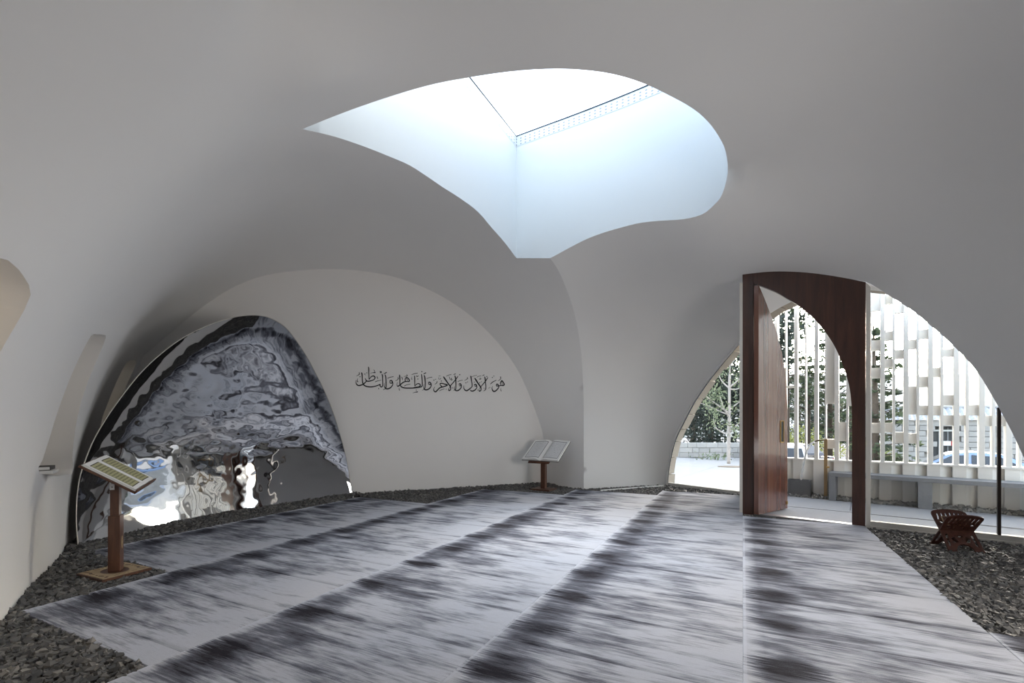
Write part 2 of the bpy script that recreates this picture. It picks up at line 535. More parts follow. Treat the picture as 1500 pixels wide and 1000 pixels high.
def build_shell():
    outer = arc_back[:-1] + [BACK_CORNER.lerp(ARRIS_FOOT, t) + Vector((0, 0, ZF)) for t in np.linspace(0, 1, 6)[:-1]]
    i_ar = len(outer)
    outer += [ARRIS_FOOT.lerp(Vector((l_arc[0].x, l_arc[0].y, 0)), t) + Vector((0, 0, ZF)) for t in np.linspace(0, 1, 12)[:-1]]
    outer += l_arc
    gap = [l_arc[-1].lerp(port_arc[0], t) for t in (0.25, 0.5, 0.75)]
    outer += gap + f_all[:-1] + feet_curve[:-1]
    if (outer[0] - outer[-1]).length < 1e-3:
        outer.pop()
    pts3, co, edges = [], [], []
    def add_loop(loop, closed=True):
        s = len(co)
        for p in loop:
            pts3.append(Vector(p)); co.append(Vector(dom(p)))
        n = len(loop)
        for i in range(n if closed else n - 1):
            edges.append((s + i, s + (i + 1) % n))
        return s
    o0 = add_loop(outer)
    s0 = add_loop(sky_loop)
    slot_loops = []
    for k in ('near', 'mid', 'far'):
        lp = bezier_pts(slots[k], 2, True)
        slots[k + '_fine'] = lp
        add_loop(lp); slot_loops.append([Vector(dom(p)) for p in lp])
    # arris: from the outer foot to the end on the roof light loop
    i_end = min(range(len(sky_loop)), key=lambda i: (sky_loop[i] - arris_end).length) + s0
    prev = o0 + i_ar
    arris_ids = [prev]
    for p in arris[1:-1]:
        pts3.append(Vector(p)); co.append(Vector(dom(p)))
        edges.append((prev, len(co) - 1)); prev = len(co) - 1
        arris_ids.append(prev)
    edges.append((prev, i_end)); arris_ids.append(i_end)
    nfix = len(co)
    def inside(q, poly):
        c = False
        n = len(poly)
        j = n - 1
        for i in range(n):
            a, b = poly[i], poly[j]
            if (a[1] > q[1]) != (b[1] > q[1]) and q[0] < (b[0] - a[0]) * (q[1] - a[1]) / (b[1] - a[1]) + a[0]:
                c = not c
            j = i
        return c
    OP = np.array([(c.x, c.y) for c in co[o0:o0 + len(outer)]])
    fixed = np.array([(c.x, c.y) for c in co])
    SP = [Vector(dom(p)) for p in sky_loop]
    h = 0.022
    xs = np.arange(OP[:, 0].min(), OP[:, 0].max(), h)
    ys = np.arange(OP[:, 1].min(), OP[:, 1].max(), h * 0.866)
    outer2 = [Vector(q) for q in OP]
    for j, y in enumerate(ys):
        for x in xs + (h / 2 if j % 2 else 0):
            q = (x, y)
            if np.min((fixed[:, 0] - x) ** 2 + (fixed[:, 1] - y) ** 2) < (h * 0.55) ** 2:
                continue
            if inside(q, outer2) and not inside(q, SP):
                co.append(Vector(q)); pts3.append(None)
    R = shell_r([tuple(c) for c in co[nfix:]])
    for i, r in enumerate(R):
        pts3[nfix + i] = CEN + undom(co[nfix + i]) * float(r)
    vo, eo, fo, ov, oe, of = delaunay_2d_cdt(co, edges, [], 0, 1e-7)
    p3 = []
    for i, v in enumerate(vo):
        p3.append(pts3[ov[i][0]] if ov[i] else CEN + undom(v) * float(shell_r([tuple(v)])[0]))
    faces = []
    for f in fo:
        c = (vo[f[0]] + vo[f[1]] + vo[f[2]]) / 3
        if not inside(c, outer2) or inside(c, SP) or any(inside(c, s) for s in slot_loops):
            continue
        faces.append(f)
    me = bpy.data.meshes.new('ceiling')
    me.from_pydata(p3, [], faces)
    me.polygons.foreach_set('use_smooth', [True] * len(me.polygons))
    ids = set()
    inv = {}
    for i, o in enumerate(ov):
        for k in o:
            inv[k] = i
    ar = [inv[k] for k in arris_ids]
    pairs = {tuple(sorted(e)) for e in zip(ar[:-1], ar[1:])}
    sharp = me.attributes.new('sharp_edge', 'BOOLEAN', 'EDGE')
    for e in me.edges:
        if tuple(sorted(e.vertices)) in pairs:
            sharp.data[e.index].value = True
    me.update()
    o = link('ceiling', me, M['plaster'])
    tag(o, 'smooth white plastered vault that curves down into the walls', 'ceiling', kind='structure')
    return o
ceiling = build_shell()

# back wall, flat, behind the arch of the vault (it runs on a little past the arch)
poly = [bw(-4.0, ZF), bw(4.05, ZF), bw(4.05, 4.4), bw(-4.0, 4.4)]
o = MB().prism(poly, (-BW_D[1] * 0.15, BW_D[0] * 0.15, 0)).build('wall_back', M['plaster_wall'])
tag(o, 'flat off-white back wall under the arch of the vault', 'wall', kind='structure')

# shaft of the roof light
ZT = 6.04
def shaft():
    plan = sky_loop
    vs, fs = [], []
    n = len(plan)
    for p in plan:
        vs.append(Vector(p))
    for p in plan:
        vs.append(Vector((p.x, p.y, ZT)))
    fs = [(i, (i + 1) % n, n + (i + 1) % n, n + i) for i in range(n)]
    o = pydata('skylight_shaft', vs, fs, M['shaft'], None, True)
    me = o.data
    i0 = min(range(n), key=lambda i: (plan[i] - left_edge[0]).length)
    sharp = me.attributes.new('sharp_edge', 'BOOLEAN', 'EDGE')
    it = n - 1
    for e in me.edges:
        a, b = sorted(e.vertices)
        if b == a + n and (a == i0 or a == it):
            sharp.data[e.index].value = True
    tag(o, 'pale blue-white walls of the triangular roof light shaft', 'roof light shaft', kind='structure')
    return o
shaft_o = shaft()
# frame, glass and perforated vent strip at the top of the shaft
def roof_window():
    plan = [Vector((p.x, p.y)) for p in sky_loop]
    c = sum(plan, Vector((0, 0))) / len(plan)
    n = len(plan)
    w = empty('window_roof', (c.x, c.y, ZT))
    tag(w, 'triangular roof light glazing at the top of the shaft', 'window', kind='structure')
    vs = [(p.x - c.x, p.y - c.y, 0.03) for p in plan]
    pydata('pane', vs, [tuple(range(n))], M['glass'], w)
    inner = [p + (c - p).normalized() * 0.012 for p in plan]
    fr = MB()
    vs = [(p.x - c.x, p.y - c.y, z) for z in (-0.006, 0.008) for p in plan] + [(p.x - c.x, p.y - c.y, z) for z in (-0.006, 0.008) for p in inner]
    fs = []
    for i in range(n):
        j = (i + 1) % n
        fs += [(i, j, 2 * n + j, 2 * n + i), (n + i, n + j, 3 * n + j, 3 * n + i), (2 * n + i, 2 * n + j, 3 * n + j, 3 * n + i)]
    pydata('shadow_gap_frame', vs, fs, M['gap'], w)
    # perforated strip
    vs, fs, uvs = [], [], []
    s = 0.0
    ins = [p + (c - p).normalized() * 0.006 for p in plan]
    for i in range(n + 1):
        p = ins[i % n]
        if i > 0:
            s += (p - ins[i - 1]).length
        vs += [(p.x - c.x, p.y - c.y, -0.17), (p.x - c.x, p.y - c.y, -0.03)]
        uvs += [(s, 0.0), (s, 0.14)]
    for i in range(n):
        fs.append((2 * i, 2 * i + 2, 2 * i + 3, 2 * i + 1))
    o = pydata('perforated_strip', vs, fs, M['perf'], w)
    uv = o.data.uv_layers.new(name='UVMap')
    for l in o.data.loops:
        uv.data[l.index].uv = uvs[l.vertex_index]

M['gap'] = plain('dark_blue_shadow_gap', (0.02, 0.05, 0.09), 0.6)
def perf_mat():
    m, nt, b = new_mat('perforated_white_strip')
    uv = nt.nodes.new('ShaderNodeUVMap')
    sp = nt.nodes.new('ShaderNodeSeparateXYZ')
    nt.links.new(uv.outputs[0], sp.inputs[0])
    fx = mth(nt, 'SUBTRACT', mth(nt, 'FRACT', mth(nt, 'DIVIDE', sp.outputs[0], 0.085)), 0.5)
    fy = mth(nt, 'SUBTRACT', mth(nt, 'FRACT', mth(nt, 'DIVIDE', sp.outputs[1], 0.045)), 0.5)
    d = mth(nt, 'ADD', mth(nt, 'MULTIPLY', fx, fx), mth(nt, 'MULTIPLY', mth(nt, 'MULTIPLY', fy, fy), 0.6))
    k = mth(nt, 'LESS_THAN', d, 0.035)
    c = mix_rgb(nt, k, (0.69, 0.725, 0.735), (0.30, 0.34, 0.40))
    nt.links.new(c, b.inputs['Base Color'])
    b.inputs['Roughness'].default_value = 0.8
    return m
M['perf'] = perf_mat()
roof_window()

# deep slits through the left wall, glazed at their outer end
def slit_jambs():
    out = Vector((-0.86, -0.5, 0))
    for i, (k, depth) in enumerate((('near', 0.55), ('mid', 0.5), ('far', 0.4))):
        lp = slots[k + '_fine']
        n = len(lp)
        c = sum(lp, Vector()) / n
        w = empty('window_%d' % (i + 3), c)
        tag(w, {'near': 'wide arched window recess at the near end of the left wall', 'mid': 'tall narrow window slit in the left wall beside the mirror',
                'far': 'narrow window slit half hidden behind the mirror'}[k], 'window', kind='structure')
        vs = [p - c for p in lp] + [p - c + out * depth for p in lp]
        fs = [(j, (j + 1) % n, n + (j + 1) % n, n + j) for j in range(n)]
        o = pydata('jamb', vs, fs, M['plaster'], w, True)
        me = o.data
        tops = [p - c + out * (depth - 0.03) for p in lp]
        pydata('pane', tops, [tuple(range(n))], M['frosted'] if k != 'near' else M['warm_tint'], w)
M['frosted'] = None
def frosted():
    m = bpy.data.materials.new('frosted_glass')
    m.use_nodes = True
    nt = m.node_tree
    nt.nodes.clear()
    o = nt.nodes.new('ShaderNodeOutputMaterial')
    t = nt.nodes.new('ShaderNodeBsdfTranslucent')
    t.inputs[0].default_value = (0.22, 0.17, 0.12, 1)
    d = nt.nodes.new('ShaderNodeBsdfDiffuse')
    d.inputs[0].default_value = (0.35, 0.29, 0.22, 1)
    mx = nt.nodes.new('ShaderNodeMixShader')
    mx.inputs[0].default_value = 0.5
    nt.links.new(t.outputs[0], mx.inputs[1]); nt.links.new(d.outputs[0], mx.inputs[2]); nt.links.new(mx.outputs[0], o.inputs[0])
    return m
M['frosted'] = frosted()
M['warm_tint'] = frosted()
M['warm_tint'].name = 'warm_tint_glass'
for n_ in M['warm_tint'].node_tree.nodes:
    if n_.type == 'BSDF_TRANSLUCENT':
        n_.inputs[0].default_value = (0.75, 0.50, 0.27, 1)  # warm light put into the pane colour to tint the recess
slit_jambs()

# ------------------------------------------------------------------ floor under gravel and carpets
FLOOR_POLY = [p.copy() for p in feet_curve] + [LEFT_CORNER, BACK_CORNER, ARRIS_FOOT, l_arc[0], Vector((L_P[0], L_P[1], 0)), fl(1087, 753), F_END]
def in_poly(x, y, poly):
    c = False
    j = len(poly) - 1
    for i in range(len(poly)):
        a, b = poly[i], poly[j]
        if (a[1] > y) != (b[1] > y) and x < (b[0] - a[0]) * (y - a[1]) / (b[1] - a[1]) + a[0]:
            c = not c
        j = i
    return c
floor_o = pydata('floor', [(-9, -4, -0.05), (7.6, -4, -0.05), (7.6, 11.5, -0.05), (-9, 11.5, -0.05)], [(0, 1, 2, 3)], M['soil'])
tag(floor_o, 'dark bed of the gravel strips and carpets', 'floor', kind='structure')

# ------------------------------------------------------------------ carpets
def carpet_mat():
    m, nt, b = new_mat('woven_streaked_carpet')
    tc = nt.nodes.new('ShaderNodeTexCoord')
    oi = nt.nodes.new('ShaderNodeObjectInfo')
    sp = nt.nodes.new('ShaderNodeSeparateXYZ')
    nt.links.new(tc.outputs['Object'], sp.inputs[0])
    t, s = sp.outputs[0], sp.outputs[1]
    seed = mth(nt, 'MULTIPLY', oi.outputs['Random'], 37.0)
    def vec(kt, ks, off):
        cb = nt.nodes.new('ShaderNodeCombineXYZ')
        nt.links.new(mth(nt, 'MULTIPLY', t, kt), cb.inputs[0])
        nt.links.new(mth(nt, 'MULTIPLY', s, ks), cb.inputs[1])
        nt.links.new(mth(nt, 'ADD', seed, off), cb.inputs[2])
        return cb.outputs[0]
    blob = tex_noise(nt, vec(1.7, 2.0, 0.0), 1.0, 1.5, 0.5)
    band = tex_noise(nt, vec(2.4, 10.0, 5.0), 1.0, 3.0, 0.6)
    fine = tex_noise(nt, vec(3.4, 60.0, 9.0), 1.0, 3.0, 0.7)
    hair = tex_noise(nt, vec(14.0, 230.0, 13.0), 1.0, 2.0, 0.6)
    speck = tex_noise(nt, vec(190.0, 260.0, 17.0), 1.0, 1.0, 0.5)
    # where across the strip the dark print sits
    env = nt.nodes.new('ShaderNodeValToRGB')
    cr = env.color_ramp
    stops = [(0.0, 0.20), (0.035, 0.48), (0.08, 0.86), (0.17, 0.92), (0.28, 0.66), (0.50, 0.60), (0.70, 0.50), (0.86, 0.36), (1.0, 0.24)]
    while len(cr.elements) < len(stops):
        cr.elements.new(0.5)
    for e, (p, v) in zip(cr.elements, stops):
        e.position = p; e.color = (v, v, v, 1)
    nt.links.new(mth(nt, 'DIVIDE', t, 1.5), env.inputs[0])
    # 0.62 m repeat of dark spots close to the left selvedge
    fw_ = mth(nt, 'SUBTRACT', fine, 0.5)
    wob = mth(nt, 'MULTIPLY', mth(nt, 'SUBTRACT', blob, 0.5), 1.0)
    ph = mth(nt, 'FRACT', mth(nt, 'ADD', mth(nt, 'DIVIDE', mth(nt, 'ADD', s, seed), 0.62), mth(nt, 'MULTIPLY', wob, 0.5)))
    spot_s = mth(nt, 'MULTIPLY', mth(nt, 'SUBTRACT', ph, 0.5), 4.4)
    spot_t = mth(nt, 'DIVIDE', mth(nt, 'SUBTRACT', t, 0.21), 0.20)
    d2 = mth(nt, 'ADD', mth(nt, 'POWER', spot_s, 2.0), mth(nt, 'POWER', mth(nt, 'ADD', mth(nt, 'ADD', spot_t, wob), mth(nt, 'MULTIPLY', fw_, 2.6)), 2.0))
    spot = mth(nt, 'MULTIPLY', mth(nt, 'SUBTRACT', 1.15, mth(nt, 'MULTIPLY', d2, 0.75), clamp=True), 1.0)
    field = mth(nt, 'ADD', mth(nt, 'MULTIPLY', blob, 0.80), mth(nt, 'MULTIPLY', band, 0.95))
    field = mth(nt, 'ADD', field, mth(nt, 'MULTIPLY', fw_, 0.70))
    dark = mth(nt, 'MULTIPLY', mth(nt, 'SUBTRACT', mth(nt, 'ADD', field, mth(nt, 'MULTIPLY', env.outputs[0], 0.60)), 1.055), 1.55)
    dark = mth(nt, 'MAXIMUM', dark, mth(nt, 'MULTIPLY', spot, mth(nt, 'ADD', 0.72, mth(nt, 'MULTIPLY', band, 0.45))))
    # thin printed lines across the strip, one per place
    ln = mth(nt, 'FRACT', mth(nt, 'DIVIDE', mth(nt, 'ADD', s, mth(nt, 'MULTIPLY', seed, 0.61)), 0.62))
    line = mth(nt, 'MULTIPLY', mth(nt, 'SUBTRACT', 1.0, mth(nt, 'MULTIPLY', ln, 11.0), clamp=True), mth(nt, 'MULTIPLY', band, 0.8))
    dark = mth(nt, 'ADD', dark, mth(nt, 'MULTIPLY', line, 0.75))
    dark = mth(nt, 'ADD', dark, mth(nt, 'MULTIPLY', mth(nt, 'SUBTRACT', hair, 0.5), 0.42))
    dark = mth(nt, 'ADD', dark, mth(nt, 'MULTIPLY', mth(nt, 'SUBTRACT', speck, 0.5), 0.30))
    dark = mth(nt, 'MINIMUM', mth(nt, 'MAXIMUM', dark, 0.0), 1.0)
    tone = tex_noise(nt, vec(0.9, 1.1, 21.0), 1.0, 1.0)
    light = mix_rgb(nt, tone, (0.50, 0.53, 0.60), (0.58, 0.57, 0.585))
    deep = mix_rgb(nt, tone, (0.022, 0.024, 0.036), (0.030, 0.024, 0.024))
    mid = mix_rgb(nt, mth(nt, 'MINIMUM', mth(nt, 'MULTIPLY', dark, 2.0), 1.0), light, (0.17, 0.175, 0.205))
    c = mix_rgb(nt, mth(nt, 'MAXIMUM', mth(nt, 'SUBTRACT', mth(nt, 'MULTIPLY', dark, 2.0), 1.0), 0.0), mid, deep)
    # pale selvedge
    edge = mth(nt, 'LESS_THAN', t, 0.022)
    c = mix_rgb(nt, mth(nt, 'MULTIPLY', edge, 0.35), c, (0.6, 0.62, 0.68))
    nt.links.new(c, b.inputs['Base Color'])
    b.inputs['Roughness'].default_value = 0.95
    b.inputs['Specular IOR Level'].default_value = 0.1
    add_bump(nt, b, hair, 0.35, 0.004)
    return m
M['carpet'] = carpet_mat()
KT = EYE * 0.8963
CARPET_POLYS = []
def carpet(label, k0, k1, s0, s1, far=None):
    t0, t1 = k0 * KT, k1 * KT
    rz = -math.atan2(0.4435, 0.8963)
    org = N1 * t0 + D1 * s0
    if far is None:
        far = [(t1, s1), (t0, s1)]
    poly = [(t0, s0), (t1, s0)] + far
    CARPET_POLYS.append([(N1 * a + D1 * b_) for a, b_ in poly])
    pts = [Vector((a - t0, b_ - s0, -0.018)) for a, b_ in poly]
    o = MB().prism(pts, (0, 0, 0.018), 0.003).build('carpet_strip', M['carpet'])
    o.location = (org.x, org.y, 0)
    o.rotation_euler = (0, 0, rz)
    tag(o, label, 'carpet', 'streaked carpet strips laid side by side')
def ts(p):
    return (p.dot(N1), p.dot(D1))
carpet('streaked grey carpet strip running along the foot of the mirror', -5.03, -3.80, 2.465, 6.43)
carpet('streaked grey carpet strip passing the near lectern, second from the mirror', -3.80, -2.43, 1.466, 8.33)
carpet('streaked grey carpet strip ending beside the far lectern', -2.43, -1.155, 0.30, 9.09)
carpet('streaked grey carpet strip reaching the arched glass left of the door', -1.155, 0.0, -2.2, 9.74)
e1, e2 = ts(fl(1268, 770)), ts(fl(1088.5, 755.3))
carpet('streaked grey carpet strip leading to the open wooden door', 0.0, 1.16, -2.2, 7.0, [(1.16 * KT, e1[1]), (0.0, e2[1])])
carpet('streaked grey carpet strip nearest the folding bookstand, in the right corner', 1.16, 2.35, -2.2, 4.17)

# ------------------------------------------------------------------ mirror
MB0, MB1 = fl(115, 804), Vector((*at(518, 700, 8.48).xy, 0.0))
MD = (MB1 - MB0).normalized()
MN = Vector((MD.y, -MD.x, 0))
def m_lean(h):
    h = max(h, 0.0)
    return 0.075 * h * h - 0.104 * (1.0 - math.exp(-h / 0.4))
MLEN = (MB1 - MB0).length
def m_off(a, h):
    """how far the sheet stands in front of its chord: hollow in plan, leaning forward at the top"""
    t = min(1.0, max(0.0, a / MLEN))
    return m_lean(h) - 0.44 * math.sin(math.pi * t) ** 0.85
def mirror_hit(u, v):
    lo, hi = 3.0, 12.0
    f = lambda y: (at(u, v, y) - MB0).dot(MN) - m_off((at(u, v, y) - MB0).dot(MD), at(u, v, y).z)
    # nearest crossing seen from the front
    ys = np.arange(3.0, 12.0, 0.05)
    sg = [f(y) > 0 for y in ys]
    k = next((i for i in range(1, len(ys)) if sg[i] != sg[i - 1]), len(ys) - 1)
    lo, hi = float(ys[k - 1]), float(ys[k])
    s0 = f(lo) > 0
    for _ in range(50):
        mid = 0.5 * (lo + hi)
        if (f(mid) > 0) == s0:
            lo = mid
        else:
            hi = mid
    p = at(u, v, hi)
    return ((p - MB0).dot(MD), p.z)
m_px = [(115, 808), (114, 792), (112, 763), (113, 728), (117, 700), (124, 677), (137, 645), (155, 614), (179, 580), (208, 544), (237, 517), (269, 494), (301, 478), (334, 466.5), (359, 462), (381, 462), (399, 467), (417, 478), (431, 494), (446, 516), (460, 541), (474.5, 570), (489, 606), (500, 642), (509, 678), (518, 725)]
def mirror():
    out = [mirror_hit(u, v) for u, v in m_px]
    out = [(a, max(h, -0.03)) for a, h in out]
    out[0] = (out[0][0], -0.03); out[-1] = (out[-1][0], -0.03)
    out = [(p.x, p.y) for p in bezier_pts([Vector((a, h, 0)) for a, h in out], 5)]
    co = [Vector(p) for p in out]
    n = len(co)
    edges = [(i, (i + 1) % n) for i in range(n)]
    A = np.array(out)
    h = 0.021
    for j, y in enumerate(np.arange(-0.03, A[:, 1].max(), h)):
        for x in np.arange(A[:, 0].min(), A[:, 0].max(), h):
            x += (h / 2 if j % 2 else 0)
            if np.min((A[:, 0] - x) ** 2 + (A[:, 1] - y) ** 2) > (0.5 * h) ** 2 and in_poly(x, y, out):
                co.append(Vector((x, y)))
    vo, eo, fo, ov, oe, of = delaunay_2d_cdt(co, edges, [], 1, 1e-7)
    CURVE = A[(A[:, 1] > 0.05)]
    SEG = CURVE[1:] - CURVE[:-1]
    SEGL = np.sum(SEG ** 2, axis=1) + 1e-9
    def SM(t):
        t = min(1.0, max(0.0, t)); return t * t * (3 - 2 * t)
    def pos(a, z, back=0.0):
        q = Vector((a * 1.0, z * 1.0, 0))
        ex = 0.35 + 0.65 * min(1.0, max(0.0, (z - 0.05) / 0.6))
        d = ex * (0.0055 * noise.noise(Vector((a * 1.5, z * 2.0, 3.1))) + 0.0030 * noise.noise(Vector((a * 4.6, z * 6.5, 8.2))) + 0.0006 * noise.noise(Vector((a * 12, z * 17, 1.7))))
        q2 = np.array((a, z)) - CURVE[:-1]
        tt = np.clip(np.sum(q2 * SEG, axis=1) / SEGL, 0, 1)
        e = math.sqrt(float(np.min(np.sum((q2 - SEG * tt[:, None]) ** 2, axis=1))))
        d += 0.105 * (max(0.0, 1.0 - e / 0.42) ** 2 - 1.0) * SM(z / 1.6)
        p = MB0 + MD * a + MN * (m_off(a, z) + d - back)
        return Vector((p.x, p.y, z))
    root = empty('mirror_panel', MB0)
    tag(root, 'large arched sheet of rippled polished steel leaning before the back wall', 'mirror')
    vs = [pos(v.x, v.y) - MB0 for v in vo]
    fs = []
    for f in fo:
        a, b_, c_ = (vo[i] for i in f)
        fs.append(f if (b_ - a).cross(c_ - a) > 0 else f[::-1])
    pydata('reflective_sheet', vs, fs, M['mirror'], root, True)
    mb = MB()
    ring = [pos(a, z, 0.004) - MB0 for a, z in out]
    mb.tube(ring, 0.0065, 6)
    r = mb.build('rim', M['rim'], root)
    tag(r, 'thin bright cut edge')
    vs = [pos(v.x, v.y, 0.03) - MB0 for v in vo]
    pydata('backing', vs, [f[::-1] for f in fs], M['black'], root, True)
def mirror_mat():
    m, nt, b = new_mat('polished_steel')
    b.inputs['Base Color'].default_value = (0.43, 0.435, 0.45, 1)
    b.inputs['Metallic'].default_value = 1.0
    b.inputs['Roughness'].default_value = 0.03
    return m
M['mirror'] = mirror_mat()
M['rim'] = plain('cut_steel_edge', (0.55, 0.52, 0.47), 0.4, 0.6)
mirror()
# ------------------------------------------------------------------ door portal
FO = Vector((0.621, 0.784, 0))                   # outwards through the facade
def fw(u, v, back=0.0):
    return on_wall(u, v, F_P, F_D) + FO * back
def fz(u, z, back=0.0):
    p = on_wall(u, 700, F_P, F_D)
    return Vector((p.x, p.y, z)) + FO * back
door = empty('door_1', fz(1111, 0))
tag(door, 'tall brown wooden portal with an arched opening and an open arched leaf', 'door', kind='structure')
DL = door.location.copy()
def dpart(mb, name, mat):
    o = mb.build(name, mat, door)
    o.data.transform(Matrix.Translation(-DL))
    return o
# left jamb board
top_l = fw(1104, 400)
mb = MB().prism([fz(1087.6, -0.02), fz(1103.6, -0.02), fw(1103.6, 399.4), fw(1087.6, 399.6)], FO * 0.12, 0.002)
dpart(mb, 'jamb', M['wood'])
# arched panel
op_px = [(1110.5, 417), (1135.6, 427), (1154.5, 438), (1170, 447.5), (1190, 464), (1205, 481), (1219.7, 502), (1230, 523), (1238.6, 546), (1245, 571), (1248, 600)]
opc = bezier_pts([fw(u, v) for u, v in op_px], 4)
Z_TOP = fw(1104, 414.5)
outer = [p for p in bezier_pts(port_arc, 3) if p.x > fw(1103.9, 400).x]
poly = [fz(1104, fw(1104, 414).z), fw(1104, 400)] + outer + [fz(1267.5, -0.02), fz(1248, -0.02)] + opc[::-1] 
mb = MB().prism(poly, FO * 0.10)
dpart(mb, 'arched_panel', M['wood'])
# dark rebate behind the jamb with its hinges
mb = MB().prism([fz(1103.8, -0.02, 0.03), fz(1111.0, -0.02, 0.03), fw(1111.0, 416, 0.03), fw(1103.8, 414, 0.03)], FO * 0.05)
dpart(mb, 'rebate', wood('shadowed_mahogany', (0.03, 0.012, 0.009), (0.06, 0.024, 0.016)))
for v in (452, 520, 610, 700, 740):
    mb = MB().box(fw(1105.0, v, 0.02), (0.015, 0.03, 0.07))
    dpart(mb, 'hinge', M['black'])
# threshold
mb = MB().prism([fz(1104, -0.03, 0.0), fz(1266, -0.03, 0.0), fz(1266, -0.03, 0.12), fz(1104, -0.03, 0.12)], (0, 0, 0.034), 0.002)
dpart(mb, 'threshold', M['steel'])

# door leaf, opened outwards, made of vertical boards
HP, LP = fl(1111.2, 754.9), fl(1153.6, 745.2)
LD = (LP - HP); LW = Vector((LD.x, LD.y, 0)).length; LD = Vector((LD.x, LD.y, 0)).normalized()
LNO = Vector((-LD.y, LD.x, 0))                   # away from the opening
leaf_px = [(1111.2, 417), (1119, 434.6), (1127, 455.6), (1135.6, 479), (1144, 510), (1149, 535.5), (1152.2, 565), (1153.6, 600)]
leaf = [on_wall(u, v, (HP.x, HP.y), (LD.x, LD.y)) for u, v in leaf_px]
leaf = [((Vector((p.x, p.y, 0)) - HP).dot(LD), p.z) for p in bezier_pts(leaf, 4)]
lx = [a for a, z in leaf]; lz = [z for a, z in leaf]
cuts = [0, 0.16, 0.33, 0.47, 0.60, 0.76, 0.90, 1.0]
PL = [wood('door_board_%d' % i, d, l, (9, 9, 0.35), 0.20) for i, (d, l) in enumerate((((0.14, 0.055, 0.036), (0.24, 0.105, 0.065)), ((0.17, 0.068, 0.042), (0.31, 0.14, 0.085)), ((0.12, 0.046, 0.031), (0.21, 0.088, 0.056))))]
for m_ in PL:
    m_.node_tree.nodes['Principled BSDF'].inputs['Coat Weight'].default_value = 0.7
    m_.node_tree.nodes['Principled BSDF'].inputs['Coat Roughness'].default_value = 0.12
leaf_o = empty('leaf', (0, 0, 0)); leaf_o.parent = door
leaf_o.location = HP - DL
for i in range(len(cuts) - 1):
    a0, a1 = cuts[i] * LW + 0.0008, cuts[i + 1] * LW - 0.0008
    top = [(a, float(np.interp(a, lx, lz))) for a in np.linspace(a0, a1, 6)]
    pl = [LD * a0 + Vector((0, 0, 0.012)), LD * a1 + Vector((0, 0, 0.012))] + [LD * a + Vector((0, 0, z)) for a, z in top[::-1]]
    o = MB().prism(pl, LNO * 0.07, 0.0012).build('board', PL[(i * 2) % 3 if i != 5 else 2], leaf_o)
# recessed pull with a brass rim
def lp_(u, v):
    p = on_wall(u, v, (HP.x, HP.y), (LD.x, LD.y)); return p - HP
c0, c1 = lp_(1142.8, 648), lp_(1147.8, 615.8)
cx = (c0 + c1) / 2
rot = Matrix.Rotation(math.atan2(LD.y, LD.x), 3, 'Z')
wd = abs((c1 - c0).dot(LD)); hd = c1.z - c0.z
mb = MB()
for dx in (-1, 1):
    mb.box(cx + LD * dx * (wd / 2 - 0.006) - LNO * 0.003, (0.012, 0.012, hd), rot)
for dz in (-1, 1):
    mb.box(cx + Vector((0, 0, dz * (hd / 2 - 0.006))) - LNO * 0.003, (wd, 0.012, 0.012), rot)
tag(mb.build('handle_rim', M['brass'], leaf_o), 'brass rim of the recessed pull')
tag(MB().box(cx - LNO * 0.0005, (wd - 0.02, 0.004, hd - 0.02), rot).build('handle', M['black'], leaf_o), 'black recessed pull')
tag(MB().box(lp_(1152.4, 736) - LNO * 0.002, (0.03, 0.02, 0.05), rot).build('floor_bolt', M['brass'], leaf_o), 'small brass bolt')

# ------------------------------------------------------------------ glazing right of the door
w2 = empty('window_2', fz(1275, 0)); W2 = w2.location.copy()
tag(w2, 'tall curved glazing under the arch to the right of the door', 'window', kind='structure')
def wpart(mb, name, mat, par=w2, org=None):
    o = mb.build(name, mat, par)
    o.data.transform(Matrix.Translation(-(W2 if org is None else org)))
    return o
pane_top = [fz(1275.5, fw(1275.5, 417).z)] + [p - Vector((0, 0, 0.004)) for p in bezier_pts([port_arc[-1]] + f_arc + [F_END], 3) if p.x > fz(1276, 0).x]
back = 0.045
i_m = [i for i, p in enumerate(pane_top) if p.x < fz(1463.5, 0).x]
pA = [fz(1275.5, 0.03, back)] + [p + FO * back for p in pane_top if p.x <= fz(1463.5, 0).x]
pA += [fz(1463.5, pA[-1].z - 0.06, back), fz(1463.5, 0.03, back)]
pB = [fz(1464.5, 0.03, back), fz(1464.5, pA[-2].z - 0.03, back)] + [p + FO * back for p in pane_top if p.x > fz(1464.5, 0).x]
for p in (pA, pB):
    pydata('pane', [q - W2 for q in p], [tuple(range(len(p)))], M['glass'], w2)
wpart(MB().prism([fz(1268.2, -0.02), fz(1275.2, -0.02), fw(1275.2, 420), fw(1268.2, 413.5)], FO * 0.08, 0.003), 'frame_post', M['cream_frame'])
rail = [fz(1275.0, -0.03, 0.0), F_END + Vector((0, 0, 0.03)) , F_END + FO * 0.09 + Vector((0, 0, 0.03)), fz(1275.0, -0.03, 0.09)]
wpart(MB().prism(rail, (0, 0, 0.105), 0.004), 'bottom_rail', M['cream_frame'])
rail2 = [fz(1275.0, -0.04, -0.018), F_END + FO * -0.018 + Vector((0, 0, 0.02)), F_END + Vector((0, 0, 0.02)), fz(1275.0, -0.04, 0.0)]
wpart(MB().prism(rail2, (0, 0, 0.055), 0.003), 'lower_rail', M['cream_frame'])
mm = fw(1464, 599)
wpart(MB().prism([fz(1461.4, 0.07), fz(1466.8, 0.07), fz(1466.8, 0.07, 0.07), fz(1461.4, 0.07, 0.07)], (0, 0, mm.z - 0.05), 0.002), 'mullion', M['dark_metal'])

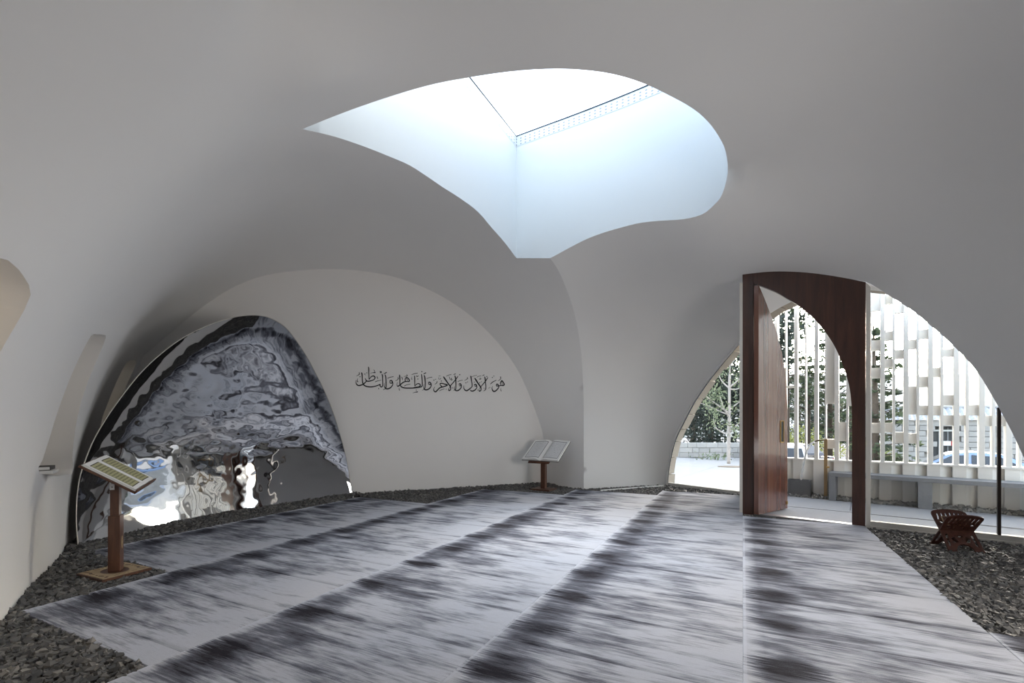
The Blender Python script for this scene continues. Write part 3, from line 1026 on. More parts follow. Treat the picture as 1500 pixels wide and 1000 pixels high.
# ------------------------------------------------------------------ glazing left of the door
LO = Vector((0.8, 0.6, 0))                       # outwards through the outer arch
w1 = empty('window_1', (l_arc[0].x, l_arc[0].y, 0)); W1 = w1.location.copy()
tag(w1, 'quarter-arch glazing to the left of the door', 'window', kind='structure')
L_END = Vector((*on_wall(1086, 700, L_P, L_D).xy, 0))
pl = [p + LO * 0.03 for p in l_arc] + [L_END + LO * 0.03]
pydata('pane', [q - W1 for q in pl], [tuple(range(len(pl)))], M['glass'], w1)
cen = Vector((L_END.x, L_END.y, 0.8))
inn = [p + (cen - p).normalized() * 0.022 for p in l_arc]
mb = MB()
for ring, r in ((inn, 0.022),):
    mb.tube(ring, r, 8)
wpart(mb, 'arch_frame', M['white_paint'], w1, W1)
mb = MB().tube([p + (cen - p).normalized() * 0.047 + LO * 0.01 for p in l_arc], 0.008, 6)
wpart(mb, 'dark_gasket', M['gap'], w1, W1)
base = [l_arc[0].copy(), L_END.copy(), L_END + LO * 0.08, l_arc[0] + LO * 0.08]
for p in base: p.z = -0.02
wpart(MB().prism(base, (0, 0, 0.075), 0.004), 'bottom_rail', M['cream_frame'], w1, W1)
# return pane between the outer arch and the portal
PT = fz(1088, 0)
r0, r1 = PT.lerp(L_END, 0.03), PT.lerp(L_END, 0.99)
quad = [r0 + Vector((0, 0, 0.05)), r1 + Vector((0, 0, 0.05)), l_arc[-1] - Vector((0, 0, 0.02)), port_arc[0] - Vector((0, 0, 0.02))]
pydata('return_pane', [q - W1 for q in quad], [(0, 1, 2, 3)], M['glass'], w1)
e = Vector((*F_D, 0))
wpart(MB().prism([fz(1083.2, -0.02), fz(1088.0, -0.02), fz(1088.0, -0.02, 0.08), fz(1083.2, -0.02, 0.08)], (0, 0, port_arc[0].z - 0.10), 0.003), 'frame_post', M['cream_frame'], w1, W1)
wpart(MB().prism([L_END + e * -0.02, L_END + e * 0.03, L_END + e * 0.03 + LO * 0.06, L_END - e * 0.02 + LO * 0.06], (0, 0, l_arc[-1].z), 0.003), 'corner_post', M['white_paint'], w1, W1)
wpart(MB().prism([r0, r1, r1 + e * 0.05, r0 + e * 0.05], (0, 0, 0.05), 0.003), 'return_rail', M['cream_frame'], w1, W1)

# ------------------------------------------------------------------ canopy of the shell beyond the glass and its stone rim
rim_px = [(1086, 497), (1110, 473), (1133, 456), (1160, 441.7), (1190, 430), (1218, 424), (1245, 423), (1275, 425), (1303, 428), (1330, 433)]
rim_r = [on_wall(u, v, L_P, L_D) for u, v in rim_px] + [Vector((6.24, 6.32, 2.85)), Vector((6.62, 5.81, 2.1)), Vector((6.92, 5.41, 1.2)), Vector((7.10, 5.17, 0.4)), Vector((7.13, 5.13, ZF))]
rim_r = bezier_pts(rim_r, 4)
def resample(P, n):
    P = [Vector(p) for p in P]
    L = [0.0]
    for a, b_ in zip(P[:-1], P[1:]):
        L.append(L[-1] + (b_ - a).length)
    out = []
    for i in range(n):
        s = L[-1] * i / (n - 1)
        j = min(max(np.searchsorted(L, s) - 1, 0), len(P) - 2)
        out.append(P[j].lerp(P[j + 1], (s - L[j]) / max(L[j + 1] - L[j], 1e-9)))
    return out
inner_c = resample([l_arc[-1]] + [l_arc[-1].lerp(port_arc[0], t) for t in (0.25, 0.5, 0.75)] + f_all, 80)
rim_c = resample(rim_r, 80)
vs, fs = [], []
NJ = 7
for i in range(80):
    for j in range(NJ):
        t = j / (NJ - 1)
        p = inner_c[i].lerp(rim_c[i], t)
        p.z += 0.10 * math.sin(math.pi * t) * min(1, i / 12) * min(1.0, max(0.0, p.z / 2.0))
        vs.append(p)
for i in range(79):
    for j in range(NJ - 1):
        a = i * NJ + j
        fs.append((a, a + 1, a + NJ + 1, a + NJ))
canopy = pydata('trim_1', vs, fs, M['plaster'], None, True)
tag(canopy, 'white soffit of the shell running out over the entrance', 'soffit', kind='structure')

def stone_mat(name, base, var=0.12):
    m, nt, b = new_mat(name)
    v = obj_coord(nt)
    n1 = tex_noise(nt, v, 3.0, 4.0)
    n2 = tex_noise(nt, v, 30.0, 4.0)
    oi = nt.nodes.new('ShaderNodeObjectInfo')
    k = mth(nt, 'ADD', mth(nt, 'MULTIPLY', n1, 0.5), mth(nt, 'MULTIPLY', oi.outputs['Random'], 0.5))
    c = mix_rgb(nt, k, tuple(x * (1 - var) for x in base), tuple(min(1, x * (1 + var)) for x in base))
    c = mix_rgb(nt, mth(nt, 'MULTIPLY', n2, 0.35), c, tuple(x * 0.7 for x in base))
    nt.links.new(c, b.inputs['Base Color'])
    b.inputs['Roughness'].default_value = 0.9
    add_bump(nt, b, n2, 0.4, 0.01)
    return m
M['stone'] = stone_mat('cut_limestone', (0.37, 0.32, 0.26))
rim_all = resample(l_arc + rim_r[1:], 140)
rim_o = empty('trim_2', (l_arc[0].x, l_arc[0].y, 0))
tag(rim_o, 'rim of cut limestone blocks along the outer edge of the shell', 'stone rim', kind='structure')
RO = rim_o.location.copy()
random.seed(4)
i = 0
ctr = Vector((5.2, 7.7, 0.2))
while i < 139:
    n = min(random.choice((4, 5, 6)), 139 - i)
    seg = rim_all[i:i + n] + [rim_all[i + n - 1].lerp(rim_all[i + n], 0.80)]
    d = 0.30 + random.uniform(-0.02, 0.03)
    drop = random.uniform(-0.004, 0.026)
    vs = []
    for kk, p in enumerate(seg):
        q = p.lerp(seg[1], 0.06) if kk == 0 else p
        up = (q - ctr); up = (up - LO * up.dot(LO)).normalized()
        a = q - up * drop
        vs += [a, a + LO * d, a + LO * d + up * 0.30, a + up * 0.30]
    vs = [v - RO for v in vs]
    m = len(seg)
    fs = []
    for kk in range(m - 1):
        for s in range(4):
            fs.append((kk * 4 + s, kk * 4 + (s + 1) % 4, (kk + 1) * 4 + (s + 1) % 4, (kk + 1) * 4 + s))
    fs += [(0, 1, 2, 3), tuple((m - 1) * 4 + s for s in (3, 2, 1, 0))]
    pydata('stone', vs, fs, M['stone'], rim_o)
    i += n
# white kerb line in the gravel beside the pillar
a, b_ = fl(880, 719), fl(972, 712)
dd = (b_ - a).normalized(); nn = Vector((-dd.y, dd.x, 0))
o = MB().prism([a - nn * 0.015, b_ - nn * 0.015, b_ + nn * 0.015, a + nn * 0.015], (0, 0, 0.025), 0.003).build('trim_3', M['white_paint'])
tag(o, 'thin white edging strip lying in the gravel beside the pillar', 'edging', kind='structure')
# ------------------------------------------------------------------ gravel
def gravel_mat():
    m, nt, b = new_mat('dark_slate_gravel')
    v = obj_coord(nt)
    g = nt.nodes.new('ShaderNodeNewGeometry')
    r = nt.nodes.new('ShaderNodeAttribute'); r.attribute_name = 'tone'
    oi = nt.nodes.new('ShaderNodeObjectInfo')
    n = tex_noise(nt, v, 60.0, 3.0)
    k = mth(nt, 'FRACT', mth(nt, 'ADD', r.outputs['Fac'], oi.outputs['Random']))
    c = mix_rgb(nt, ramp(nt, k, [(0.0, 0.0), (0.75, 0.42), (0.93, 0.7), (1.0, 1.0)]), (0.050, 0.050, 0.051), (0.30, 0.28, 0.25))
    c = mix_rgb(nt, mth(nt, 'MULTIPLY', n, 0.6), c, (0.070, 0.069, 0.068))
    nt.links.new(c, b.inputs['Base Color'])
    b.inputs['Roughness'].default_value = 0.65
    return m
M['gravel'] = gravel_mat()
rng = np.random.default_rng(7)
CUBE_V = np.array([(x, y, z) for x in (-1, 1) for y in (-1, 1) for z in (-1, 1)], float) * 0.5
CUBE_F = [(0, 1, 3, 2), (4, 6, 7, 5), (0, 4, 5, 1), (2, 3, 7, 6), (0, 2, 6, 4), (1, 5, 7, 3)]
def chip(size):
    v = CUBE_V + rng.uniform(-0.24, 0.24, (8, 3))
    v = v * np.array([1.0, rng.uniform(0.55, 0.9), rng.uniform(0.42, 0.75)]) * size
    return v
def rot3():
    a, b_, c_ = rng.uniform(0, 2 * np.pi), rng.normal(0, 0.5), rng.normal(0, 0.5)
    ca, sa, cb, sb, cc, sc_ = np.cos(a), np.sin(a), np.cos(b_), np.sin(b_), np.cos(c_), np.sin(c_)
    Rz = np.array([[ca, -sa, 0], [sa, ca, 0], [0, 0, 1]])
    Rx = np.array([[1, 0, 0], [0, cb, -sb], [0, sb, cb]])
    Ry = np.array([[cc, 0, sc_], [0, 1, 0], [-sc_, 0, cc]])
    return Rz @ Rx @ Ry
def stones_mesh(name, items, mat, parent=None):
    """items: (x, y, z, size)"""
    V = np.zeros((len(items) * 8, 3))
    for i, (x, y, z, s) in enumerate(items):
        V[i * 8:i * 8 + 8] = chip(s) @ rot3().T + (x, y, z)
    F = [tuple(i * 8 + k for k in f) for i in range(len(items)) for f in CUBE_F]
    me = bpy.data.meshes.new(name)
    me.from_pydata(V.tolist(), [], F)
    at_ = me.attributes.new('tone', 'FLOAT', 'POINT')
    at_.data.foreach_set('value', np.repeat(rng.uniform(0, 1, len(items)), 8))
    me.update()
    return link(name, me, mat, parent)

def in_carpet(x, y, grow=0.0):
    for p in CARPET_POLYS:
        if in_poly(x, y, p):
            return True
    return False
sp, items = 0.027, []
ZG = {0: -0.034, 1: -0.014}
for x in np.arange(-6.3, 7.0, sp):
    for y in np.arange(1.0, 10.6, sp):
        px, py = x + rng.uniform(-0.4, 0.4) * sp, y + rng.uniform(-0.4, 0.4) * sp
        if not (-1.20 * py - 0.1 < px < 1.16 * py + 0.1) or px > 0.9 * py + 1.2:
            continue
        if not in_poly(px, py, FLOOR_POLY) or in_carpet(px, py):
            continue
        for lay in (0, 1):
            if lay == 1 and rng.uniform() < 0.22:
                continue
            mound = 0.012 * noise.noise(Vector((px * 1.7, py * 1.7, 0.0)))
            dw = (Vector((px, py, 0)) - Vector((BW_P[0], BW_P[1], 0))).dot(Vector((BW_D[1], -BW_D[0], 0)))
            mound += 0.055 * math.exp(-(max(dw, 0.0) / 0.30) ** 2)
            dm = Vector((px, py, 0)) - MB0
            am = dm.dot(MD)
            if -0.1 < am < MLEN + 0.1:
                gap_m = dm.dot(MN) - m_off(am, 0.0)
                mound += 0.050 * math.exp(-(gap_m / 0.22) ** 2)
            big = 0.046 if rng.uniform() < 0.25 else 0.034
            items.append((px + rng.uniform(-0.01, 0.01), py + rng.uniform(-0.01, 0.01), ZG[lay] + mound + rng.uniform(-0.008, 0.008), big * rng.uniform(0.75, 1.2)))
# those that show largest are objects of their own
def seen_size(it):
    x, y, z, s = it
    u, v = U0 + FOC * x / y, V0 + FOC * (EYE - z) / y
    if not (0 < u < 1500 and V0 < v < 1000) or z < -0.022:
        return 0
    return s / y
order = sorted(range(len(items)), key=lambda i: -seen_size(items[i]))
own = set(order[:290])
gr = stones_mesh('gravel_bed', [it for i, it in enumerate(items) if i not in own], M['gravel'])
tag(gr, 'loose dark grey slate gravel filling the strips around the carpets', 'gravel', kind='stuff')
chips = []
for k in range(14):
    me = bpy.data.meshes.new('stone')
    me.from_pydata(chip(1.0).tolist(), [], CUBE_F)
    a_ = me.attributes.new('tone', 'FLOAT', 'POINT')
    a_.data.foreach_set('value', [0.0] * 8)
    me.materials.append(M['gravel'])
    chips.append(me)
for n_, i in enumerate(order[:290]):
    x, y, z, s = items[i]
    o = bpy.data.objects.new('stone', chips[n_ % 14])
    COL.objects.link(o)
    o.parent = gr
    o.location = (x, y, z)
    o.scale = (s, s, s)
    o.rotation_euler = Matrix(rot3().tolist()).to_euler()

# ------------------------------------------------------------------ wall inscription, pen strokes traced as ribbons
WORDS = [
 (518, [  # first word from the left
  [[(85,545,14),(75,620,20),(105,690,32),(160,722,36),(230,712,36),(310,680,34),(380,620,30),(415,570,26),(390,520,24),(370,480,14)],
   [(250,300,26),(270,340,36),(278,450,30),(285,560,30),(300,640,34),(330,700,36),(400,745,36),(500,765,36),(600,765,34),(720,740,30),(830,700,30),(860,690,34),(865,740,28),(900,770,30),(940,740,28),(948,650,26),(942,500,28),(938,400,34),(918,345,22)],
   [(505,530,22),(540,470,24),(600,420,30),(660,415,34),(695,460,32),(670,520,28),(600,555,30),(500,580,34),(420,575,34),(400,540,24)],
   [(480,110,18),(492,180,32),(492,300,28),(498,420,24),(500,520,20)],
   [(85,415,8),(150,385,18),(190,345,22),(175,320,16),(190,285,14)],
   [(130,490,10),(120,560,16),(135,605,26),(110,580,8)],
   [(545,325,8),(620,305,14),(690,300,30),(712,295,14)], [(655,205,10),(680,250,18),(690,285,12)],
   [(755,425,12),(775,465,22),(790,515,8)], [(700,605,20),(770,575,16),(900,545,12)],
   [(845,270,18),(890,275,34),(890,300,30),(850,315,8)],
   [(1020,365,24),(1042,430,32),(1052,560,30),(1055,700,30),(1055,800,24)],
   [(975,345,12),(1030,320,26),(1070,290,28),(1045,300,14)],
   [(1175,600,26),(1190,565,28),(1225,555,30),(1255,590,34),(1250,640,28),(1200,645,26),(1170,610,22)],
   [(1262,600,28),(1275,670,24),(1240,750,30),(1170,810,36),(1080,830,36),(1020,790,30),(995,720,18),(1005,640,8)],
   [(1100,490,16),(1170,460,18),(1300,430,16)], [(960,860,14),(1040,825,20)]],
  [(205,435,38),(365,350,40),(425,310,34),(815,822,40),(390,385,18)]]),
 (574, [
  [[(245,370,24),(255,430,34),(262,550,30),(265,690,28),(320,770,34),(420,800,34),(560,805,34),(720,800,34),(880,780,34),(960,760,32),(988,720,28),(985,600,26),(975,450,30),(965,350,20)],
   [(440,590,22),(430,530,24),(450,480,26),(480,450,22),(530,490,30),(565,540,32),(560,590,32),(500,590,28),(430,595,32),(360,625,32),(280,690,34),(200,745,34),(170,720,20),(165,670,12),(185,610,8)],
   [(480,450,14),(490,520,20),(520,560,12)], [(110,570,8),(170,545,16),(210,495,22),(195,475,16),(210,440,10)],
   [(315,440,14),(335,480,22),(345,550,8)], [(390,435,8),(450,415,14),(500,405,22),(480,360,12)],
   [(405,740,18),(480,700,16),(600,675,14)], [(655,430,8),(640,490,14),(655,530,28)], [(640,375,12),(720,340,18),(840,320,16)],
   [(735,400,24),(742,480,28),(745,600,24),(745,740,18)],
   [(745,745,20),(790,690,22),(850,660,28),(910,680,30),(920,730,28),(860,765,26),(760,780,30),(700,795,26)],
   [(790,395,10),(815,425,22),(850,420,20),(855,390,8)],
   [(1045,385,24),(1070,450,34),(1085,600,32),(1085,720,30),(1075,820,24)], [(1025,345,12),(1070,330,26),(1110,300,24)],
   [(1130,500,14),(1200,470,16),(1310,450,16)],
   [(1195,650,26),(1205,615,28),(1235,615,30),(1265,650,34),(1255,690,28),(1205,680,26),(1195,650,22)],
   [(1270,650,28),(1280,720,24),(1240,800,32),(1170,850,36),(1090,860,38),(1045,820,28),(1035,760,14),(1040,680,8)],
   [(985,880,8),(1040,850,18)], [(240,790,8),(235,840,16),(255,880,24)], [(680,965,8),(760,940,18),(825,930,30),(845,915,8)], [(785,850,12),(800,890,18)]],
  [(845,510,36),(975,270,42)]]),
 (630, [
  [[(155,760,8),(120,830,16),(130,900,30),(180,925,38),(240,870,34),(310,800,34),(380,775,36),(470,750,32),(560,705,36),(470,675,30),(380,650,32),(330,660,32),(330,695,24),(370,750,30),(400,775,20)],
   [(430,430,24),(470,490,40),(540,590,36),(610,690,34),(660,760,34),(665,850,26),(620,885,36),(600,840,18),(630,790,10),(670,720,24),(740,640,26),(820,540,28),(880,460,24),(915,405,8)],
   [(800,400,24),(820,450,34),(835,560,32),(840,700,28),(835,830,24),(820,860,14)],
   [(945,700,26),(955,665,26),(985,665,30),(1005,705,34),(990,735,24),(945,725,22)],
   [(1010,710,28),(1020,760,22),(970,840,32),(900,885,36),(840,885,32),(800,850,24),(790,780,12),(800,740,8)], [(760,880,8),(810,860,18)],
   [(895,595,14),(970,565,14),(1060,545,12)], [(760,370,12),(830,340,26)], [(525,420,14),(600,385,16),(690,365,14)],
   [(705,480,18),(675,515,24),(700,545,20),(740,520,12)], [(610,430,10),(635,470,14),(630,525,8)],
   [(150,685,8),(215,635,20),(225,580,16)], [(275,410,12),(340,410,12)], [(290,450,10),(280,510,10),(340,510,12),(340,470,8)],
   [(295,900,12),(370,860,16),(470,830,12)], [(520,825,14),(525,860,10)], [(725,770,8),(740,815,24)]],
  [(365,575,38),(125,545,36),(180,520,32),(965,370,38)]]),
 (686, [
  [[(-146,720,8),(-150,790,18),(-118,860,30),(-58,890,36),(0,862,34),(60,815,30),(115,760,26),(120,680,26),(100,560,28),(85,450,34),(75,405,22)],
   [(-130,560,8),(-65,525,16),(-25,490,20),(-40,450,12)],
   [(195,720,26),(210,685,26),(240,685,30),(262,720,34),(245,745,24),(205,740,22)],
   [(268,730,28),(275,790,22),(225,860,32),(150,900,36),(90,895,32),(60,860,14)],
   [(205,475,24),(245,540,42),(310,640,38),(375,735,36),(410,800,30),(410,870,26),(365,905,36),(345,870,16),(365,815,10),(420,745,22),(490,660,24),(560,575,26),(610,500,22),(640,450,8)],
   [(525,430,20),(545,500,32),(555,620,26),(570,740,24),(565,830,24),(540,870,20),(495,905,10)],
   [(110,440,10),(180,410,12),(280,385,10)], [(270,455,10),(340,420,14),(415,405,12)], [(450,405,10),(520,375,24)],
   [(350,500,12),(375,520,20),(410,500,14),(370,470,10)], [(180,605,14),(218,610,16)], [(305,850,8),(305,880,22)], [(505,790,8),(515,830,14)]],
  [(600,430,38),(370,630,34),(425,600,28),(-80,635,34),(-30,605,30)]]),
 (686, [
  [[(790,740,8),(770,800,16),(790,880,30),(840,915,38),(910,880,34),(970,810,28),(990,770,24),(975,735,24),(930,740,26),(910,715,24),(930,675,28),(965,690,28),(985,735,30),(1060,715,34),(1140,720,36),(1165,680,34),(1130,610,32),(1085,560,26),(1045,640,26),(1050,690,24)],
   [(1085,580,14),(1095,650,14),(1130,690,10)], [(715,680,16),(790,610,22),(915,545,16)],
   [(960,575,8),(1020,535,16),(1055,490,18),(1045,430,20)], [(1060,810,8),(1055,870,14),(1075,905,24)]],
  [(780,460,36),(830,415,32),(665,805,26),(705,785,24)]]),
]
def inscription():
    K = 1378.0 / 62.0
    root = empty('wall_inscription', on_wall(630, 560, BW_P, BW_D))
    tag(root, 'line of flowing black Arabic calligraphy on the white back wall', 'lettering')
    R0 = root.location.copy()
    bn = Vector((BW_D[1], -BW_D[0], 0))
    for x0, (strokes, dots) in WORDS:
        vs, fs = [], []
        def P(x, y):
            return on_wall(x0 + x / K, 532 + y / K, BW_P, BW_D) + bn * 0.004 - R0
        for st in strokes:
            pts = bezier_pts([Vector(p) for p in st], 5)
            n = len(pts); b0 = len(vs)
            for i, p in enumerate(pts):
                t = pts[min(i + 1, n - 1)] - pts[max(i - 1, 0)]
                t = Vector((t.x, t.y)); t.normalize()
                w = max(p.z, 6) * 0.5 * 1.12
                vs += [P(p.x - t.y * w, p.y + t.x * w), P(p.x + t.y * w, p.y - t.x * w)]
            fs += [(b0 + 2 * i, b0 + 2 * i + 1, b0 + 2 * i + 3, b0 + 2 * i + 2) for i in range(n - 1)]
        for x, y, w in dots:
            b0 = len(vs)
            h = w * 0.55
            vs += [P(x - h, y), P(x, y - h), P(x + h, y), P(x, y + h)]
            fs.append((b0, b0 + 1, b0 + 2, b0 + 3))
        o = pydata('word', vs, fs, M['ink'], root)
        md = o.modifiers.new('thick', 'SOLIDIFY'); md.thickness = 0.003; md.offset = 0
inscription()

# ------------------------------------------------------------------ plates with cut-outs
def plate(name, outline, holes, th, mat, parent=None, bev=0.0):
    """flat fretwork board in the xz-plane of its own frame, thickness along y; returns the object"""
    co, edges = [], []
    for lp in [outline] + holes:
        s = len(co); n = len(lp)
        co += [Vector(p) for p in lp]
        edges += [(s + i, s + (i + 1) % n) for i in range(n)]
    vo, eo, fo, ov, oe, of = delaunay_2d_cdt(co, edges, [], 0, 1e-7)
    tris = []
    for f in fo:
        c = (vo[f[0]] + vo[f[1]] + vo[f[2]]) / 3
        if in_poly(c.x, c.y, [Vector(p) for p in outline]) and not any(in_poly(c.x, c.y, [Vector(p) for p in h]) for h in holes):
            tris.append(f)
    n = len(vo)
    vs = [(v.x, -th / 2, v.y) for v in vo] + [(v.x, th / 2, v.y) for v in vo]
    cnt = {}
    for f in tris:
        for a, b_ in ((f[0], f[1]), (f[1], f[2]), (f[2], f[0])):
            k = (min(a, b_), max(a, b_)); cnt.setdefault(k, []).append((a, b_))
    fs = [tuple(f) for f in tris] + [tuple(n + i for i in f[::-1]) for f in tris]
    for k, l in cnt.items():
        if len(l) == 1:
            a, b_ = l[0]
            fs.append((b_, a, n + a, n + b_))
    return pydata(name, vs, fs, mat, parent)
def ell(cx, cy, rx, ry, rot=0.0, n=10):
    c, s = math.cos(rot), math.sin(rot)
    return [(cx + rx * math.cos(2 * math.pi * i / n) * c - ry * math.sin(2 * math.pi * i / n) * s, cy + rx * math.cos(2 * math.pi * i / n) * s + ry * math.sin(2 * math.pi * i / n) * c) for i in range(n)]

# ------------------------------------------------------------------ open books
def page_mat(name, ground, ink, frame, lines=15, dots=False):
    m, nt, b = new_mat(name)
    uv = nt.nodes.new('ShaderNodeUVMap')
    s_ = nt.nodes.new('ShaderNodeSeparateXYZ')
    nt.links.new(uv.outputs[0], s_.inputs[0])
    x, y = s_.outputs[0], s_.outputs[1]
    def between(a, lo, hi):
        return mth(nt, 'MULTIPLY', mth(nt, 'GREATER_THAN', a, lo), mth(nt, 'LESS_THAN', a, hi))
    inside = mth(nt, 'MULTIPLY', between(x, 0.12, 0.90), between(y, 0.08, 0.92))
    text = mth(nt, 'MULTIPLY', between(x, 0.17, 0.85), between(y, 0.12, 0.88))
    border = mth(nt, 'SUBTRACT', inside, mth(nt, 'MULTIPLY', between(x, 0.14, 0.88), between(y, 0.10, 0.90)))
    c = mix_rgb(nt, inside, (0.80, 0.79, 0.77), ground)
    c = mix_rgb(nt, border, c, frame)
    row = mth(nt, 'FRACT', mth(nt, 'MULTIPLY', y, float(lines)))
    cb = nt.nodes.new('ShaderNodeCombineXYZ')
    nt.links.new(mth(nt, 'MULTIPLY', x, 55.0), cb.inputs[0])
    nt.links.new(mth(nt, 'MULTIPLY', y, lines * 2.0), cb.inputs[1])
    nz = tex_noise(nt, cb.outputs[0], 1.0, 2.0)
    k = mth(nt, 'MULTIPLY', mth(nt, 'MULTIPLY', between(row, 0.25, 0.75), mth(nt, 'GREATER_THAN', nz, 0.60 if dots else 0.47)), text)
    c = mix_rgb(nt, mth(nt, 'MULTIPLY', k, 0.8), c, ink)
    nt.links.new(c, b.inputs['Base Color'])
    b.inputs['Roughness'].default_value = 0.7
    return m
M['page_olive'] = page_mat('olive_printed_page', (0.42, 0.40, 0.22), (0.08, 0.07, 0.03), (0.05, 0.045, 0.03), 15)
M['page_white'] = page_mat('white_printed_page', (0.70, 0.70, 0.70), (0.10, 0.11, 0.15), (0.10, 0.10, 0.10), 12, True)
def open_book(name, label, cat, w, h, M4, page, cover, thick=0.03, group=None):
    """open book lying in the xy-plane of M4: x across the spread, y up the page, z towards the reader"""
    root = empty(name); root.matrix_world = M4
    tag(root, label, cat, group)
    MBk = MB()
    for s in (-1, 1):
        MBk.box((s * w * 0.252, 0, 0.004), (w * 0.5 + 0.012, h + 0.02, 0.005))
    MBk.box((0, 0, 0.003), (0.05, h + 0.02, 0.005))
    MBk.build('cover', cover, root)
    NX = 10
    for s in (-1, 1):
        vs, fs, uvs = [], [], []
        for j in range(2):
            for i in range(NX + 1):
                t = i / NX
                z = 0.008 + thick * (math.sin(min(1.0, t * 3.2) * math.pi / 2) * (1 - 0.75 * t) + 0.12 * t + 0.10 * max(0, t - 0.75) * 4)
                vs.append((s * t * w / 2, (j - 0.5) * h, z))
                uvs.append((t if s > 0 else t, float(j)))
        for i in range(NX):
            f = (i, i + 1, NX + 2 + i, NX + 1 + i)
            fs.append(f if s > 0 else f[::-1])
        o = pydata('page', vs, fs, page, root, True)
        uv = o.data.uv_layers.new(name='UVMap')
        for l in o.data.loops:
            uv.data[l.index].uv = uvs[l.vertex_index]
        # block of leaves under the top page
        bl_v = [(x, y, z - 0.0015) for x, y, z in vs] + [(x, y, 0.0065) for x, y, z in vs]
        n = len(vs)
        ring = list(range(NX + 1)) + list(range(2 * NX + 1, NX, -1))
        bf = [(ring[i], ring[(i + 1) % len(ring)], n + ring[(i + 1) % len(ring)], n + ring[i]) for i in range(len(ring))]
        bf += [tuple(f) for f in fs]
        pydata('leaves', bl_v, bf, M['paper'], root)
    return root
def frame_mat(c, ax, ay):
    """matrix with x along ax, y along ay (made square), z = x cross y, at c"""
    x = Vector(ax).normalized(); y = Vector(ay); y = (y - x * y.dot(x)).normalized(); z = x.cross(y)
    m = Matrix((x, y, z)).transposed().to_4x4(); m.translation = Vector(c)
    return m

